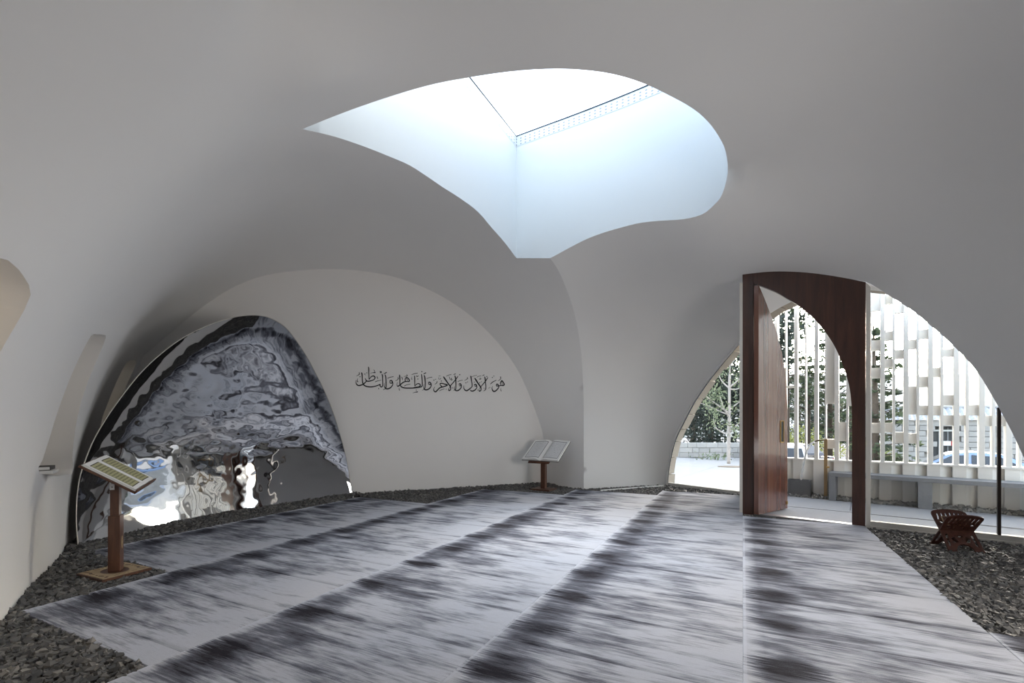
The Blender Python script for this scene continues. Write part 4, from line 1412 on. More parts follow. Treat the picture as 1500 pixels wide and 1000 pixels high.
# ------------------------------------------------------------------ near lectern
def lectern_near():
    bx = (-0.3, 0.0)
    c = at(176, 692, 4.30)
    A = Vector((-0.119, 0.376, 0.059)).normalized()        # across the desk
    B = Vector((0.350, 0.150, -0.249)); B = (B - A * B.dot(A)).normalized()   # down the slope towards the reader
    root = empty('lectern', (-3.64, 4.29, 0.0))
    tag(root, 'brown wooden lectern standing on gravel before the mirror', 'lectern')
    R = root.location.copy()
    # base plate on the gravel
    cs = [fl(113, 839, 0.03), fl(151.5, 849, 0.03), fl(221, 829, 0.03), fl(183, 821.5, 0.03)]
    cc = sum(cs, Vector()) / 4
    e1 = ((cs[1] - cs[0]) + (cs[2] - cs[3])); e1.z = 0; l1 = e1.length / 2; e1.normalize()
    e2 = Vector((-e1.y, e1.x, 0)); l2 = ((cs[3] - cs[0]) + (cs[2] - cs[1])).dot(e2) / 2
    rz = Matrix.Rotation(math.atan2(e1.y, e1.x), 3, 'Z')
    p0 = cc - R
    MB().box((p0.x, p0.y, 0.012), (l1, l2, 0.022), rz, 0.003).build('base', M['wood_stand'], root)
    # pale inlay sheet with cut ornament
    hl1, hl2 = l1 / 2 - 0.012, l2 / 2 - 0.012
    outline = [(-hl1, -hl2), (hl1, -hl2), (hl1, hl2), (-hl1, hl2)]
    holes = [ell(0, 0, hl1 * 0.64, hl2 * 0.54, 0, 24)]
    for s1 in (-1, 1):
        for s2 in (-1, 1):
            for (dx, dy, rx, ry, r) in ((0.80, 0.78, 0.030, 0.015, 0.6), (0.42, 0.80, 0.034, 0.014, -0.25), (0.82, 0.36, 0.030, 0.014, 1.35), (0.13, 0.84, 0.014, 0.010, 0.3), (0.88, 0.08, 0.010, 0.012, 0.0)):
                holes.append(ell(s1 * dx * hl1, s2 * dy * hl2, rx, ry, r * s1 * s2, 7))
    o = plate('inlay', outline, holes, 0.003, M['tan'], root)
    o.matrix_local = Matrix.Translation((p0.x, p0.y, 0.0248)) @ rz.to_4x4() @ Matrix.Rotation(-math.pi / 2, 4, 'X')
    tag(o, 'pale fretwork inlay with dark oval centre')
    # two-part post, turned with the desk
    pr = Matrix.Rotation(math.atan2(B.y, B.x), 3, 'Z')
    px = Vector((-0.005, 0.0, 0))
    MB().box(px + Vector((0, 0, 0.024 + 0.255)), (0.088, 0.098, 0.51), pr, 0.004).build('sleeve', M['wood_stand'], root)
    MB().box(px + Vector((0, 0, 0.68)), (0.066, 0.070, 0.44), pr, 0.003).build('post', M['wood_stand'], root)
    o = plate('inlay', ell(0, 0, 0.018, 0.06, 0, 14), [ell(0, 0.02, 0.006, 0.01), ell(0, -0.02, 0.006, 0.01)], 0.003, M['tan'], root)
    bh = Vector((B.x, B.y, 0)).normalized()
    o.matrix_local = Matrix.Translation(px + bh * 0.046 + Vector((0, 0, 0.28))) @ (pr @ Matrix.Rotation(math.pi / 2, 3, 'Z')).to_4x4()
    # desk
    m4 = frame_mat(c - R, A, -B)
    zn = m4.to_3x3() @ Vector((0, 0, 1))
    if zn.z < 0:
        m4 = frame_mat(c - R, -A, -B); zn = m4.to_3x3() @ Vector((0, 0, 1))
    def on_desk(mb, name, mat):
        o = mb.build(name, mat, root); o.matrix_local = m4; return o
    on_desk(MB().box((0, 0, -0.016), (0.42, 0.475, 0.016), None, 0.003), 'desk', M['wood_stand'])
    on_desk(MB().box((0, -0.232, 0.0), (0.40, 0.014, 0.03), None, 0.003), 'ledge', M['wood_stand'])
    on_desk(MB().box((-0.03, -0.02, -0.045), (0.07, 0.30, 0.045), None, 0.003), 'support', M['wood_stand'])
    # white hinge plate with holes
    ah = Vector((A.x, A.y, 0)).normalized()
    front = -ah if (-ah).dot(-c.normalized()) > 0 else ah
    o = plate('bracket', [(-0.017, -0.06), (0.017, -0.06), (0.017, 0.06), (-0.017, 0.06)], [ell(0, -0.035, 0.006, 0.006), ell(0, 0, 0.006, 0.006), ell(0, 0.035, 0.006, 0.006)], 0.004, M['white_paint'], root)
    o.matrix_local = Matrix.Translation(px + front * 0.038 - bh * 0.012 + Vector((0, 0, 0.83))) @ pr.to_4x4()
    tag(o, 'white metal bracket with screw holes')
    mw = frame_mat(c + zn * -0.008, m4.to_3x3() @ Vector((1, 0, 0)), m4.to_3x3() @ Vector((0, 1, 0)))
    open_book('open_book', 'open book with olive printed pages on the near lectern', 'book', 0.375, 0.435, mw, M['page_olive'], M['paper'], 0.022)
lectern_near()

# ------------------------------------------------------------------ far lectern
def lectern_far():
    c = at(800, 659.5, 9.42)
    A = Vector((0.734, -0.445, 0.0)).normalized()
    B = Vector((-0.278, -0.50, -0.366)); B = (B - A * B.dot(A)).normalized()
    base = fl(796.5, 716.5, 0.01)
    root = empty('lectern', (base.x, base.y, 0.0))
    tag(root, 'small brown lectern in the far corner beside the pillar', 'lectern')
    R = root.location.copy()
    rz = Matrix.Rotation(math.atan2(A.y, A.x), 3, 'Z')
    MB().box((0, 0, 0.018), (0.42, 0.36, 0.03), rz, 0.004).build('base', M['wood_stand'], root)
    MB().box((0, 0, 0.33), (0.098, 0.09, 0.60), rz, 0.004).build('sleeve', M['wood_stand'], root)
    MB().box((0, 0, 0.56), (0.075, 0.07, 0.35), rz, 0.003).build('post', M['wood_stand'], root)
    m4 = frame_mat(c - R, A, -B)
    zn = m4.to_3x3() @ Vector((0, 0, 1))
    o = MB().box((-0.02, -0.20, -0.035), (0.46, 0.36, 0.02), None, 0.003).build('desk', M['wood_stand'], root); o.matrix_local = m4
    o = MB().box((-0.02, -0.365, -0.03), (0.44, 0.02, 0.04), None, 0.003).build('ledge', M['wood_stand'], root); o.matrix_local = m4
    mw = frame_mat(c + zn * -0.020, A, -B)
    open_book('open_book', 'large open book with white pages on the far corner lectern', 'book', 0.80, 0.66, mw, M['page_white'], M['black'], 0.06)
lectern_far()

# ------------------------------------------------------------------ folding bookstand
def bookstand():
    piv = Vector((4.88, 5.12, 0.195))
    ax = Vector((0.97, -0.25, 0)).normalized()
    f = Vector((0.25, 0.97, 0)).normalized()
    root = empty('folding_bookstand', (piv.x, piv.y, 0))
    tag(root, 'carved dark wooden folding bookstand on gravel before the glazing', 'bookstand')
    W = 0.155
    # board in its own frame: x along the axis, z from the feet (negative) to the upper edge
    def outl(leg):
        top = [(W, 0.0), (W + 0.012, 0.20)] + [(W * math.cos(t) * 1.06, 0.215 + 0.045 * math.sin(t)) for t in np.linspace(0.25, math.pi - 0.25, 9)] + [(-W - 0.012, 0.20), (-W, 0.0)]
        feet = [(-W, -0.02), (-W - 0.005, -0.265), (-W + 0.065, -0.265)] + [(0.085 * math.cos(t), -0.265 + 0.10 * math.sin(t)) for t in np.linspace(math.pi - 0.05, 0.05, 9)] + [(W - 0.065, -0.265), (W + 0.005, -0.265), (W, -0.02)]
        return top[::1] + feet
    holes = []
    for i in range(7):
        x = -0.122 + i * 0.0405
        h0, h1 = 0.128 + 0.006 * (i % 2), 0.222 - 0.004 * abs(i - 3)
        holes.append([(x - 0.010, h0), (x + 0.006, h0 - 0.004), (x + 0.018, h0 + 0.045), (x + 0.017, h1), (x + 0.003, h1 - 0.004), (x - 0.001, h0 + 0.045)])
    for i in range(5):
        x = -0.104 + i * 0.052
        holes.append(ell(x, 0.095 + 0.010 * (i % 2), 0.021, 0.012, 0.9 if i % 2 else -0.6, 8))
        if i != 2:
            holes.append(ell(x + (0.012 if i < 2 else -0.012), 0.053, 0.019, 0.010, -0.8 if i % 2 else 0.7, 8))
    for s in (-1, 1):
        holes.append([(s * 0.030, -0.145), (s * 0.050, -0.080), (s * 0.088, -0.100), (s * 0.070, -0.150)][::s])
        holes.append([(s * 0.100, -0.045), (s * 0.128, -0.055), (s * 0.134, -0.20), (s * 0.110, -0.18)][::s])
    holes.append(ell(0, -0.075, 0.028, 0.012, 0, 8))
    ang = math.radians(50)
    for sgn, nm in ((1, 'board'), (-1, 'board')):
        up = (f * sgn * math.cos(ang) + Vector((0, 0, math.sin(ang)))).normalized()
        nrm = up.cross(ax)
        o = plate(nm, outl(sgn), holes, 0.014, M['wood_rehal'], root)
        m = Matrix((ax, -nrm, up)).transposed().to_4x4()
        m.translation = Vector((0, 0, piv.z))
        o.matrix_local = m
    MB().tube([Vector((0, 0, piv.z)) - ax * W, Vector((0, 0, piv.z)) + ax * W], 0.011, 8).build('hinge_rod', M['wood_rehal'], root)
    # thin booklet lying in the cradle
    b_ = empty('booklet', piv + Vector((0, 0, 0.02)))
    tag(b_, 'thin booklet with pale edges lying in the folding bookstand', 'book')
    for sgn in (1, -1):
        up = (f * sgn * math.cos(ang) + Vector((0, 0, math.sin(ang)))).normalized()
        nrm = up.cross(ax)
        if nrm.z < 0: nrm = -nrm
        rot = Matrix((ax, up, ax.cross(up))).transposed()
        MB().box(nrm * 0.014 + up * 0.075, (0.20, 0.13, 0.012), rot).build('leaves', M['tan'], b_)
        MB().box(nrm * 0.0225 + up * 0.075, (0.19, 0.12, 0.002), rot).build('cover', M['wood_rehal'], b_)
bookstand()

# ------------------------------------------------------------------ little shelf in the slit with a book on it
def shelf():
    p = shell_hit(72, 690)
    q = shell_hit(100, 690)
    along = Vector((q.x - p.x, q.y - p.y, 0)).normalized()
    inn = Vector((along.y, -along.x, 0))
    if inn.x < 0: inn = -inn
    rot = Matrix.Rotation(math.atan2(along.y, along.x), 3, 'Z')
    o = MB().box(p - along * 0.02 - inn * 0.03 + Vector((0, 0, 0.0)), (0.22, 0.16, 0.03), rot, 0.004).build('shelf_ledge', M['white_paint'])
    tag(o, 'little white ledge at the foot of the narrow window slit', 'ledge')
    r = empty('small_book', p - along * 0.03 - inn * 0.03 + Vector((0, 0, 0.015)))
    tag(r, 'small dark closed book lying on the white ledge of the slit', 'book')
    MB().box((0, 0, 0.020), (0.18, 0.12, 0.034), rot, 0.002).build('cover', plain('grey_cloth_cover', (0.09, 0.085, 0.08), 0.8), r)
    MB().box((0.0, 0.0, 0.020), (0.185, 0.11, 0.024), rot).build('leaves', M['paper'], r)
shelf()
# ------------------------------------------------------------------ outside: ground
SP_, SD_ = Vector((5.37, 8.85, 0)), Vector((0.797, -0.603, 0))
SO_ = Vector((0.603, 0.797, 0))
STREET = -1.12
def sw(u, v, back=0.0):
    return on_wall(u, v, (SP_.x, SP_.y), (SD_.x, SD_.y)) + SO_ * back
def sq(u):
    p = sw(u, 700); return (Vector((p.x, p.y, 0)) - SP_).dot(SD_)
def sz(u, v):
    return sw(u, v).z
def spt(q, z, back=0.0):
    p = SP_ + SD_ * q + SO_ * back; return Vector((p.x, p.y, z))

M['asphalt'] = plain('asphalt', (0.16, 0.16, 0.165), 0.9, 0, 0.15, 3, 0.1)
M['slab'] = stone_mat('pale_grey_paving', (0.42, 0.425, 0.44), 0.06)
M['slab_white'] = stone_mat('whitish_paving', (0.40, 0.39, 0.375), 0.05)
M['screen'] = plain('white_screen_paint', (0.87, 0.845, 0.79), 0.5, 0, 0.02, 2.0)
M['concrete'] = plain('grey_concrete', (0.26, 0.27, 0.285), 0.85, 0, 0.1, 20, 0.15)
M['dark_block'] = plain('dark_grey_block', (0.15, 0.15, 0.155), 0.85, 0, 0.12, 25, 0.2)
street = pydata('ground', [(-90, -30, STREET), (320, -30, STREET), (320, 420, STREET), (-90, 420, STREET)], [(0, 1, 2, 3)], M['asphalt'])
tag(street, 'street and open ground lying below the terrace', 'ground', kind='structure')
# terrace: bed and paving slabs
A_ = spt(-0.55, 0); B_ = spt(6.0, 0)
bed = [Vector((-1, 20.0, 0)), Vector((13.0, 20.0, 0)), spt(-0.6, 0, 4.0), spt(-0.6, 0, 0.1), spt(7.5, 0, 0.1), spt(7.5, 0, -6.0), Vector((4.5, 6.15, 0)), Vector((4.05, 8.8, 0)), Vector((2.2, 10.8, 0)), Vector((-1, 12.5, 0))]
o = MB().prism([Vector((p.x, p.y, -0.06)) for p in bed], (0, 0, -1.4)).build('pavement', M['soil'])
tag(o, 'terrace and forecourt paved with large pale slabs', 'pavement', kind='structure')
pav = o
TS = 1.15
slab_mesh = {}
def slab(w, d, mat):
    k = (round(w, 3), round(d, 3), mat.name)
    if k not in slab_mesh:
        t = MB().box((0, 0, -0.03), (w, d, 0.06), None, 0.004).build('slab', mat)
        slab_mesh[k] = t.data; bpy.data.objects.remove(t)
    return slab_mesh[k]
rzS = math.atan2(SD_.y, SD_.x)
for i in range(-8, 7):
    for j in range(-12, 12):
        q, s = i * TS + 0.3, j * TS - 0.89
        p = SP_ + SD_ * q + SO_ * s
        near_screen = s > -0.30 and q > -1.2
        inside = (p.y < 18.2 and not near_screen and (p.y > 6.0 or p.x > 4.6))
        # outside the glass: beyond the portal/right glazing line and beyond the left arch
        outF = (p - Vector((F_P[0], F_P[1], 0))).dot(FO) > 0.62
        outL = (p - Vector((L_P[0], L_P[1], 0))).dot(LO) > 0.35
        if not inside or not (outF and (outL or p.x > 4.6)) or p.y > 18 or p.x < 1.0:
            continue
        # not under the carpet strip beside the return glazing
        if (p - fl(1088, 753)).dot(N1) < 0.62 and p.y < 9.3 and not outL:
            continue
        u = U0 + FOC * p.x / p.y
        if u < 930 or u > 1640:
            continue
        o = bpy.data.objects.new('slab', slab(TS - 0.006, TS - 0.006, M['slab_white'] if p.y > 9.6 or q < -0.9 else M['slab']))
        COL.objects.link(o)
        o.parent = pav
        o.location = (p.x, p.y, 0.0)
        o.rotation_euler = (0, 0, rzS)
# strips between the glazing and the first whole slabs
o = MB().prism([fz(1104, -0.05, 0.121), fz(1275, -0.05, 0.121), F_END + FO * 0.14, F_END + FO * 1.3, fz(1104, -0.05, 1.3)], (0, 0, 0.045)).build('slab', M['slab'], pav)
o = MB().prism([Vector((l_arc[0].x, l_arc[0].y, -0.05)) + LO * 0.10, L_END + LO * 0.10 + Vector((0, 0, -0.05)), L_END + Vector((*L_D, 0)) * 0.9 + LO * 0.5 + Vector((0, 0, -0.05)), L_END + Vector((*L_D, 0)) * 0.9 + LO * 2.8 + Vector((0, 0, -0.05)), Vector((l_arc[0].x, l_arc[0].y, -0.05)) + LO * 2.8], (0, 0, 0.045)).build('slab', M['slab_white'], pav)
# pebbles along the foot of the screen
its = []
for q in np.arange(-0.5, 4.6, 0.035):
    for s in np.arange(-0.30, 0.12, 0.035):
        if rng.uniform() < 0.9:
            p = spt(q + rng.uniform(-.015, .015), 0, s + rng.uniform(-.015, .015) + 0.04 * math.sin(q * 5))
            its.append((p.x, p.y, 0.0 + rng.uniform(-0.012, 0.03), rng.uniform(0.04, 0.075)))
M['pebble'] = plain('grey_pebbles', (0.27, 0.265, 0.25), 0.8, 0, 0.3, 20)
o = stones_mesh('pebble_strip', its, M['pebble'])
tag(o, 'strip of grey pebbles along the foot of the white screen', 'pebbles', kind='stuff')

# ------------------------------------------------------------------ the white screen
SILL = 0.675
TOPZ = 4.7
scr = empty('slatted_screen', (SP_.x, SP_.y, 0)); SR = scr.location.copy()
tag(scr, 'tall white screen of upright fins and staggered boxes outside the glazing', 'screen')
rS = Matrix.Rotation(rzS, 3, 'Z')
def sbox(name, q0, q1, z0, z1, d0, d1, bev=0.003):
    c = spt((q0 + q1) / 2, (z0 + z1) / 2, (d0 + d1) / 2) - SR
    o = MB().box(c, (q1 - q0, d1 - d0, z1 - z0), rS, bev).build(name, M['screen'], scr)
    return o
WIDE = [1109, 1137.5, 1166.3, 1196, 1226, 1258.5, 1293, 1327.2, 1363, 1400.8, 1438, 1477.5, 1518, 1560, 1605]
HALFW = [2.2, 2.4, 2.6, 2.9, 3.2, 3.2, 3.3, 3.6, 3.7, 4.0, 4.2, 4.6, 4.6, 4.8, 5.0]
THIN = [1123, 1151.3, 1180.5, 1209.8, 1241.5, 1275.5, 1309.5, 1344.5, 1379.5, 1416.5, 1455, 1494, 1538, 1582]
wq = [sq(u) for u in WIDE]
for u, hw in zip(WIDE, HALFW):
    sbox('fin', sq(u - hw), sq(u + hw), SILL, TOPZ, -0.06, 0.12)
for i, u in enumerate(THIN):
    w = 0.012 if i < 4 else 0.017
    sbox('thin_fin', sq(u) - w, sq(u) + w, SILL, TOPZ, -0.05, 0.12)
# plinth: folded panels, each starting proud and running back
for i in range(len(WIDE) - 1):
    a, b_ = wq[i] - 0.045, wq[i + 1] - 0.045
    q1 = a + 0.16
    pts = [spt(a, -0.06, -0.05), spt(q1, -0.06, -0.05), spt(b_, -0.06, 0.035), spt(b_, -0.06, 0.13), spt(a, -0.06, 0.13)]
    MB().prism([p - SR for p in pts], (0, 0, SILL + 0.05)).build('plinth_panel', M['screen'], scr)
sbox('sill', wq[0] - 0.05, wq[-1], SILL - 0.012, SILL + 0.018, -0.065, 0.16)
# staggered boxes: (u left, u right, v top, v bottom)
BOX = [(1275.5, 1293, 498, 513), (1275.5, 1293, 538.5, 553.5), (1275.5, 1293, 619, 634), (1275.5, 1293, 440, 455),
 (1293, 1309.5, 432.6, 445), (1293, 1309.5, 485, 498.5), (1293, 1309.5, 525.5, 538), (1293, 1309.5, 619, 633),
 (1309.5, 1327, 444, 458), (1309.5, 1327, 512, 525), (1309.5, 1327, 633, 649),
 (1327, 1344.5, 497, 511), (1327, 1344.5, 566, 607), (1327, 1344.5, 634.5, 649.5),
 (1344.5, 1363, 482, 496), (1344.5, 1363, 551.5, 566.5), (1344.5, 1363, 594, 608),
 (1363, 1379.5, 538, 551.5), (1363, 1379.5, 593.5, 608.5), (1379.5, 1401, 510.5, 522), (1379.5, 1401, 578.5, 593.5), (1379.5, 1401, 608, 623),
 (1401, 1416.5, 608, 623), (1416.5, 1438, 593, 608.5), (1438, 1455, 608.5, 624), (1455, 1477, 608, 624), (1455, 1477, 566, 581),
 (1477, 1494, 560, 600), (1494, 1518, 622, 640), (1518, 1538, 600, 640), (1538, 1560, 560, 590), (1560, 1582, 600, 640),
 (1209.8, 1226, 380, 591), (1209.8, 1226, 643, 657), (1226, 1241.5, 618, 646), (1241.5, 1258, 440, 594), (1258, 1275.5, 520, 560), (1258, 1275.5, 470, 500), (1258, 1275.5, 600, 640),
 (1151.3, 1166, 565, 567.5), (1137, 1151.3, 600, 615), (1123, 1137, 500, 520), (1109, 1123, 560, 600)]
for ua, ub, va, vb in BOX:
    um = (ua + ub) / 2
    sbox('box', sq(ua), sq(ub), sz(um, vb), sz(um, va), 0.0, 0.10)
# more of the same above the picture's arch
random.seed(11)
edges_u = sorted(WIDE + THIN)
for a, b_ in zip(edges_u[:-1], edges_u[1:]):
    if a < 1258:
        continue
    z = 3.35 + random.uniform(0, 0.3)
    while z < TOPZ - 0.2:
        sbox('box', sq(a), sq(b_), z, z + 0.17, 0.0, 0.10)
        z += random.uniform(0.35, 0.8)

# ------------------------------------------------------------------ bench
def bench():
    a = fl(1219, 733); e = Vector((0.765, -0.644, 0)); n = Vector((0.644, 0.765, 0))
    root = empty('bench', a)
    tag(root, 'long grey concrete bench before the white screen', 'bench')
    rz = Matrix.Rotation(math.atan2(e.y, e.x), 3, 'Z')
    L = 3.6
    MB().box(e * (L / 2 - 0.05) + n * 0.20 + Vector((0, 0, 0.457)), (L, 0.42, 0.066), rz, 0.004).build('seat', M['concrete'], root)
    for d, w in ((0.0, 0.10), (1.22, 0.17), (2.45, 0.17)):
        MB().box(e * (d + (0 if d == 0 else 0.0)) + n * 0.20 + Vector((0, 0, 0.212)), (w, 0.40, 0.424), rz, 0.004).build('leg', M['concrete'], root)
bench()

# ------------------------------------------------------------------ fountain: block, post with spout, water
def fountain():
    p = fl(1170.5, 727.0); p = Vector((p.x, p.y, 0))
    root = empty('water_basin', p)
    tag(root, 'dark grey stone block catching the water of the spout', 'basin')
    w, h, t = 0.36, 0.305, 0.03
    for s in (-1, 1):
        MB().box(SD_ * s * (w / 2 - t / 2) + Vector((0, 0, h / 2)) + SO_ * 0.085, (t, 0.17, h), rS, 0.003).build('side', M['dark_block'], root)
        MB().box(SO_ * (0.085 + s * (0.085 - t / 2)) + Vector((0, 0, h / 2)), (w - 2 * t, t, h), rS, 0.003).build('side', M['dark_block'], root)
    MB().box(SO_ * 0.085 + Vector((0, 0, 0.04)), (w - 2 * t, 0.11, 0.07), rS).build('bottom', M['dark_block'], root)
    MB().box(SO_ * 0.085 + Vector((0, 0, h - 0.06)), (w - 2 * t, 0.11, 0.004), rS).build('water', M['glass'], root)
    y = 8.38
    q = at(1209.5, 725, y); q.z = 0
    post = empty('spout_post', q)
    tag(post, 'slim golden wooden post with a thin brass water spout', 'fountain post')
    top = EYE + (V0 - 642.5) / FOC * y
    MB().box((0, 0, top / 2), (0.052, 0.052, top), rS, 0.003).build('post', plain('golden_wood', (0.36, 0.235, 0.11), 0.5, 0, 0.2, 12), post)
    tip = at(1193.5, 646.2, y + 0.10) - q
    s0 = Vector((0, 0, top - 0.02))
    MB().tube(bezier_pts([s0, s0.lerp(tip, 0.5) + Vector((0, 0, 0.008)), tip], 5), 0.012, 8).build('spout', plain('dark_brass', (0.10, 0.055, 0.02), 0.4, 0.6), post)
    MB().box(at(1212.5, 684, y - 0.05) - q, (0.05, 0.03, 0.03), rS, 0.004).build('tap', M['brass'], post)
    w_pts = [at(1193.5, 646.5, y + 0.10), at(1188, 650, y + 0.13), at(1183, 658, y + 0.17), at(1179.5, 668, y + 0.21), at(1177, 680, y + 0.24), at(1174.5, 693, y + 0.27), at(1173.5, 704, y + 0.28)]
    w_pts = bezier_pts(w_pts, 5)
    rad = [0.017 + 0.005 * math.sin(i * 1.7) for i in range(len(w_pts))]
    o = MB().tube([p_ - w_pts[0] for p_ in w_pts], rad, 8).build('water_jet', M['water'])
    o.location = w_pts[0]
    tag(o, 'thin arc of water falling from the spout into the block', 'water jet')
def water_mat():
    m, nt, b = new_mat('falling_water')
    b.inputs['Base Color'].default_value = (0.93, 0.95, 0.97, 1)
    b.inputs['Roughness'].default_value = 0.15
    b.inputs['Transmission Weight'].default_value = 0.45
    b.inputs['IOR'].default_value = 1.33
    return m
M['water'] = water_mat()
fountain()

# ------------------------------------------------------------------ stone blocks walls
def block_wall(root, p0, d, length, z0, courses, ch, bl, th, mat, gap=0.012, openings=(), name='stone'):
    """a wall of single blocks: p0 plan start, d plan direction; openings (s0, s1, z0, z1)"""
    d = Vector((d[0], d[1], 0)).normalized(); nrm = Vector((-d.y, d.x, 0))
    rot = Matrix.Rotation(math.atan2(d.y, d.x), 3, 'Z')
    pool = []
    for k in range(10):
        w = bl * (0.7 + 0.07 * k)
        t = MB().box((0, 0, 0), (w - gap, th * (1 + 0.05 * (k % 3)), ch - gap), None, 0.006).build(name, mat)
        pool.append((w, t.data)); bpy.data.objects.remove(t)
    R = root.location
    cnt = 0
    for c in range(courses):
        s = -random.uniform(0, bl * 0.6)
        while s < length:
            w, me = random.choice(pool)
            z = z0 + (c + 0.5) * ch
            mid = s + w / 2
            if not any(a < mid < b_ and lo < z < hi for a, b_, lo, hi in openings):
                o = bpy.data.objects.new(name, me); COL.objects.link(o); o.parent = root
                q = Vector((p0[0], p0[1], 0)) + d * mid
                o.location = Vector((q.x, q.y, z)) - R + nrm * random.uniform(-0.012, 0.012)
                o.rotation_euler = rot.to_euler()
                cnt += 1
            s += w
    return cnt
M['wall_stone'] = stone_mat('pale_wall_stone', (0.46, 0.44, 0.41), 0.14)
M['house_stone'] = stone_mat('grey_house_stone', (0.40, 0.375, 0.345), 0.16)
M['mortar'] = plain('mortar', (0.33, 0.31, 0.28), 0.95, 0, 0.1, 5)
# low wall behind the forecourt
a, b_ = fl(985, 668.5), fl(1110, 669)
low = empty('stone_wall', (a.x, a.y, 0))
tag(low, 'low wall of pale stone blocks behind the young bare tree', 'stone wall')
dv = (b_ - a); ln = Vector((dv.x, dv.y, 0)).length
dvn = Vector((dv.x, dv.y, 0)).normalized()
block_wall(low, (a.x, a.y), dvn, ln, -0.02, 3, 0.19, 0.36, 0.30, M['wall_stone'])
MB().box(dvn * ln / 2 + Vector((0, 0, 0.26)), (ln, 0.22, 0.54), Matrix.Rotation(math.atan2(dvn.y, dvn.x), 3, 'Z')).build('mortar', M['mortar'], low)

# ------------------------------------------------------------------ trees
def leaf_mat(name, c0, c1):
    m, nt, b = new_mat(name)
    a = nt.nodes.new('ShaderNodeAttribute'); a.attribute_name = 'tone'
    c = mix_rgb(nt, a.outputs['Fac'], c0, c1)
    nt.links.new(c, b.inputs['Base Color'])
    b.inputs['Roughness'].default_value = 0.7
    tr = nt.nodes.new('ShaderNodeBsdfTranslucent')
    nt.links.new(c, tr.inputs[0])
    mx = nt.nodes.new('ShaderNodeMixShader'); mx.inputs[0].default_value = 0.3
    out = nt.nodes['Material Output']
    nt.links.new(b.outputs[0], mx.inputs[1]); nt.links.new(tr.outputs[0], mx.inputs[2]); nt.links.new(mx.outputs[0], out.inputs[0])
    return m
M['needles'] = leaf_mat('dark_needles', (0.035, 0.050, 0.030), (0.12, 0.15, 0.075))
M['leaf_dark'] = leaf_mat('dark_green_leaves', (0.014, 0.021, 0.017), (0.060, 0.076, 0.056))
M['leaf_lime'] = leaf_mat('yellow_green_leaves', (0.20, 0.24, 0.06), (0.42, 0.42, 0.14))
M['leaf_pale'] = leaf_mat('pale_young_leaves', (0.12, 0.155, 0.09), (0.27, 0.31, 0.19))
M['bark'] = plain('brown_bark', (0.10, 0.075, 0.055), 0.95, 0, 0.25, 12, 0.4)
M['bark_pale'] = plain('pale_grey_bark', (0.42, 0.38, 0.35), 0.9, 0, 0.15, 12, 0.2)
def quads(name, centers, sizes, mat, parent, flat=0.0):
    n = len(centers)
    C_ = np.array(centers); s = np.array(sizes)[:, None]
    a = rng.normal(size=(n, 3)); a[:, 2] *= (1 - flat); a /= np.linalg.norm(a, axis=1)[:, None]
    b_ = rng.normal(size=(n, 3)); b_[:, 2] *= (1 - flat * 0.6); b_ -= a * np.sum(a * b_, axis=1)[:, None]; b_ /= np.linalg.norm(b_, axis=1)[:, None]
    V = np.stack([C_ - a * s, C_ + b_ * s * 0.45, C_ + a * s, C_ - b_ * s * 0.45], axis=1).reshape(-1, 3)
    me = bpy.data.meshes.new(name)
    me.from_pydata(V.tolist(), [], [(4 * i, 4 * i + 1, 4 * i + 2, 4 * i + 3) for i in range(n)])
    t = me.attributes.new('tone', 'FLOAT', 'POINT')
    t.data.foreach_set('value', np.repeat(np.clip(rng.normal(0.45, 0.3, n), 0, 1), 4))
    me.update()
    o = link(name, me, mat, parent)
    o['kind'] = 'stuff'
    return o
def conifer(label, u, y, vtop, spread, dens=1.0, seed=1, low=0.16):
    random.seed(seed)
    p = at(u, V0, y); base = Vector((p.x, p.y, STREET))
    H = EYE + (V0 - vtop) / FOC * y - STREET
    root = empty('conifer_tree', base)
    tag(root, label, 'tree', 'conifers beyond the screen')
    mb = MB().tube([(0, 0, 0), (0.05, 0, H * 0.5), (0, 0.03, H)], [0.16, 0.10, 0.02], 8)
    mb.build('trunk', M['bark'], root)
    cs, ss = [], []
    br = MB()
    z = H * low
    while z < H * 0.985:
        t = (z / H - low) / (1 - low)
        R = spread * (1 - t) ** 0.75 + 0.15
        for k in range(random.choice((3, 4, 5))):
            az = random.uniform(0, 2 * math.pi)
            L = R * random.uniform(0.55, 1.1)
            d = Vector((math.cos(az), math.sin(az), 0))
            tip = d * L + Vector((0, 0, z + L * random.uniform(-0.12, 0.22)))
            st = Vector((0, 0, z))
            br.tube([st, st.lerp(tip, 0.5) + Vector((0, 0, 0.06 * L)), tip], [0.035 * (1 - t * 0.6), 0.02, 0.006], 4, False)
            m = int(26 * L * dens) + 6
            for i in range(m):
                f = random.uniform(0.22, 1.03)
                q = st.lerp(tip, f)
                wd = 0.28 * L * math.sin(min(1, f * 1.15) * math.pi * 0.82) + 0.07
                q = q + Vector((-d.y, d.x, 0)) * random.gauss(0, wd * 0.5) + Vector((0, 0, random.gauss(0.0, 0.05) - 0.05))
                cs.append(tuple(q)); ss.append(random.uniform(0.07, 0.15))
        z += random.uniform(0.28, 0.50) * (1.1 - 0.4 * t)
    tag(br.build('branches', M['bark'], root), kind='stuff')
    quads('foliage', cs, ss, M['needles'], root, 0.5)
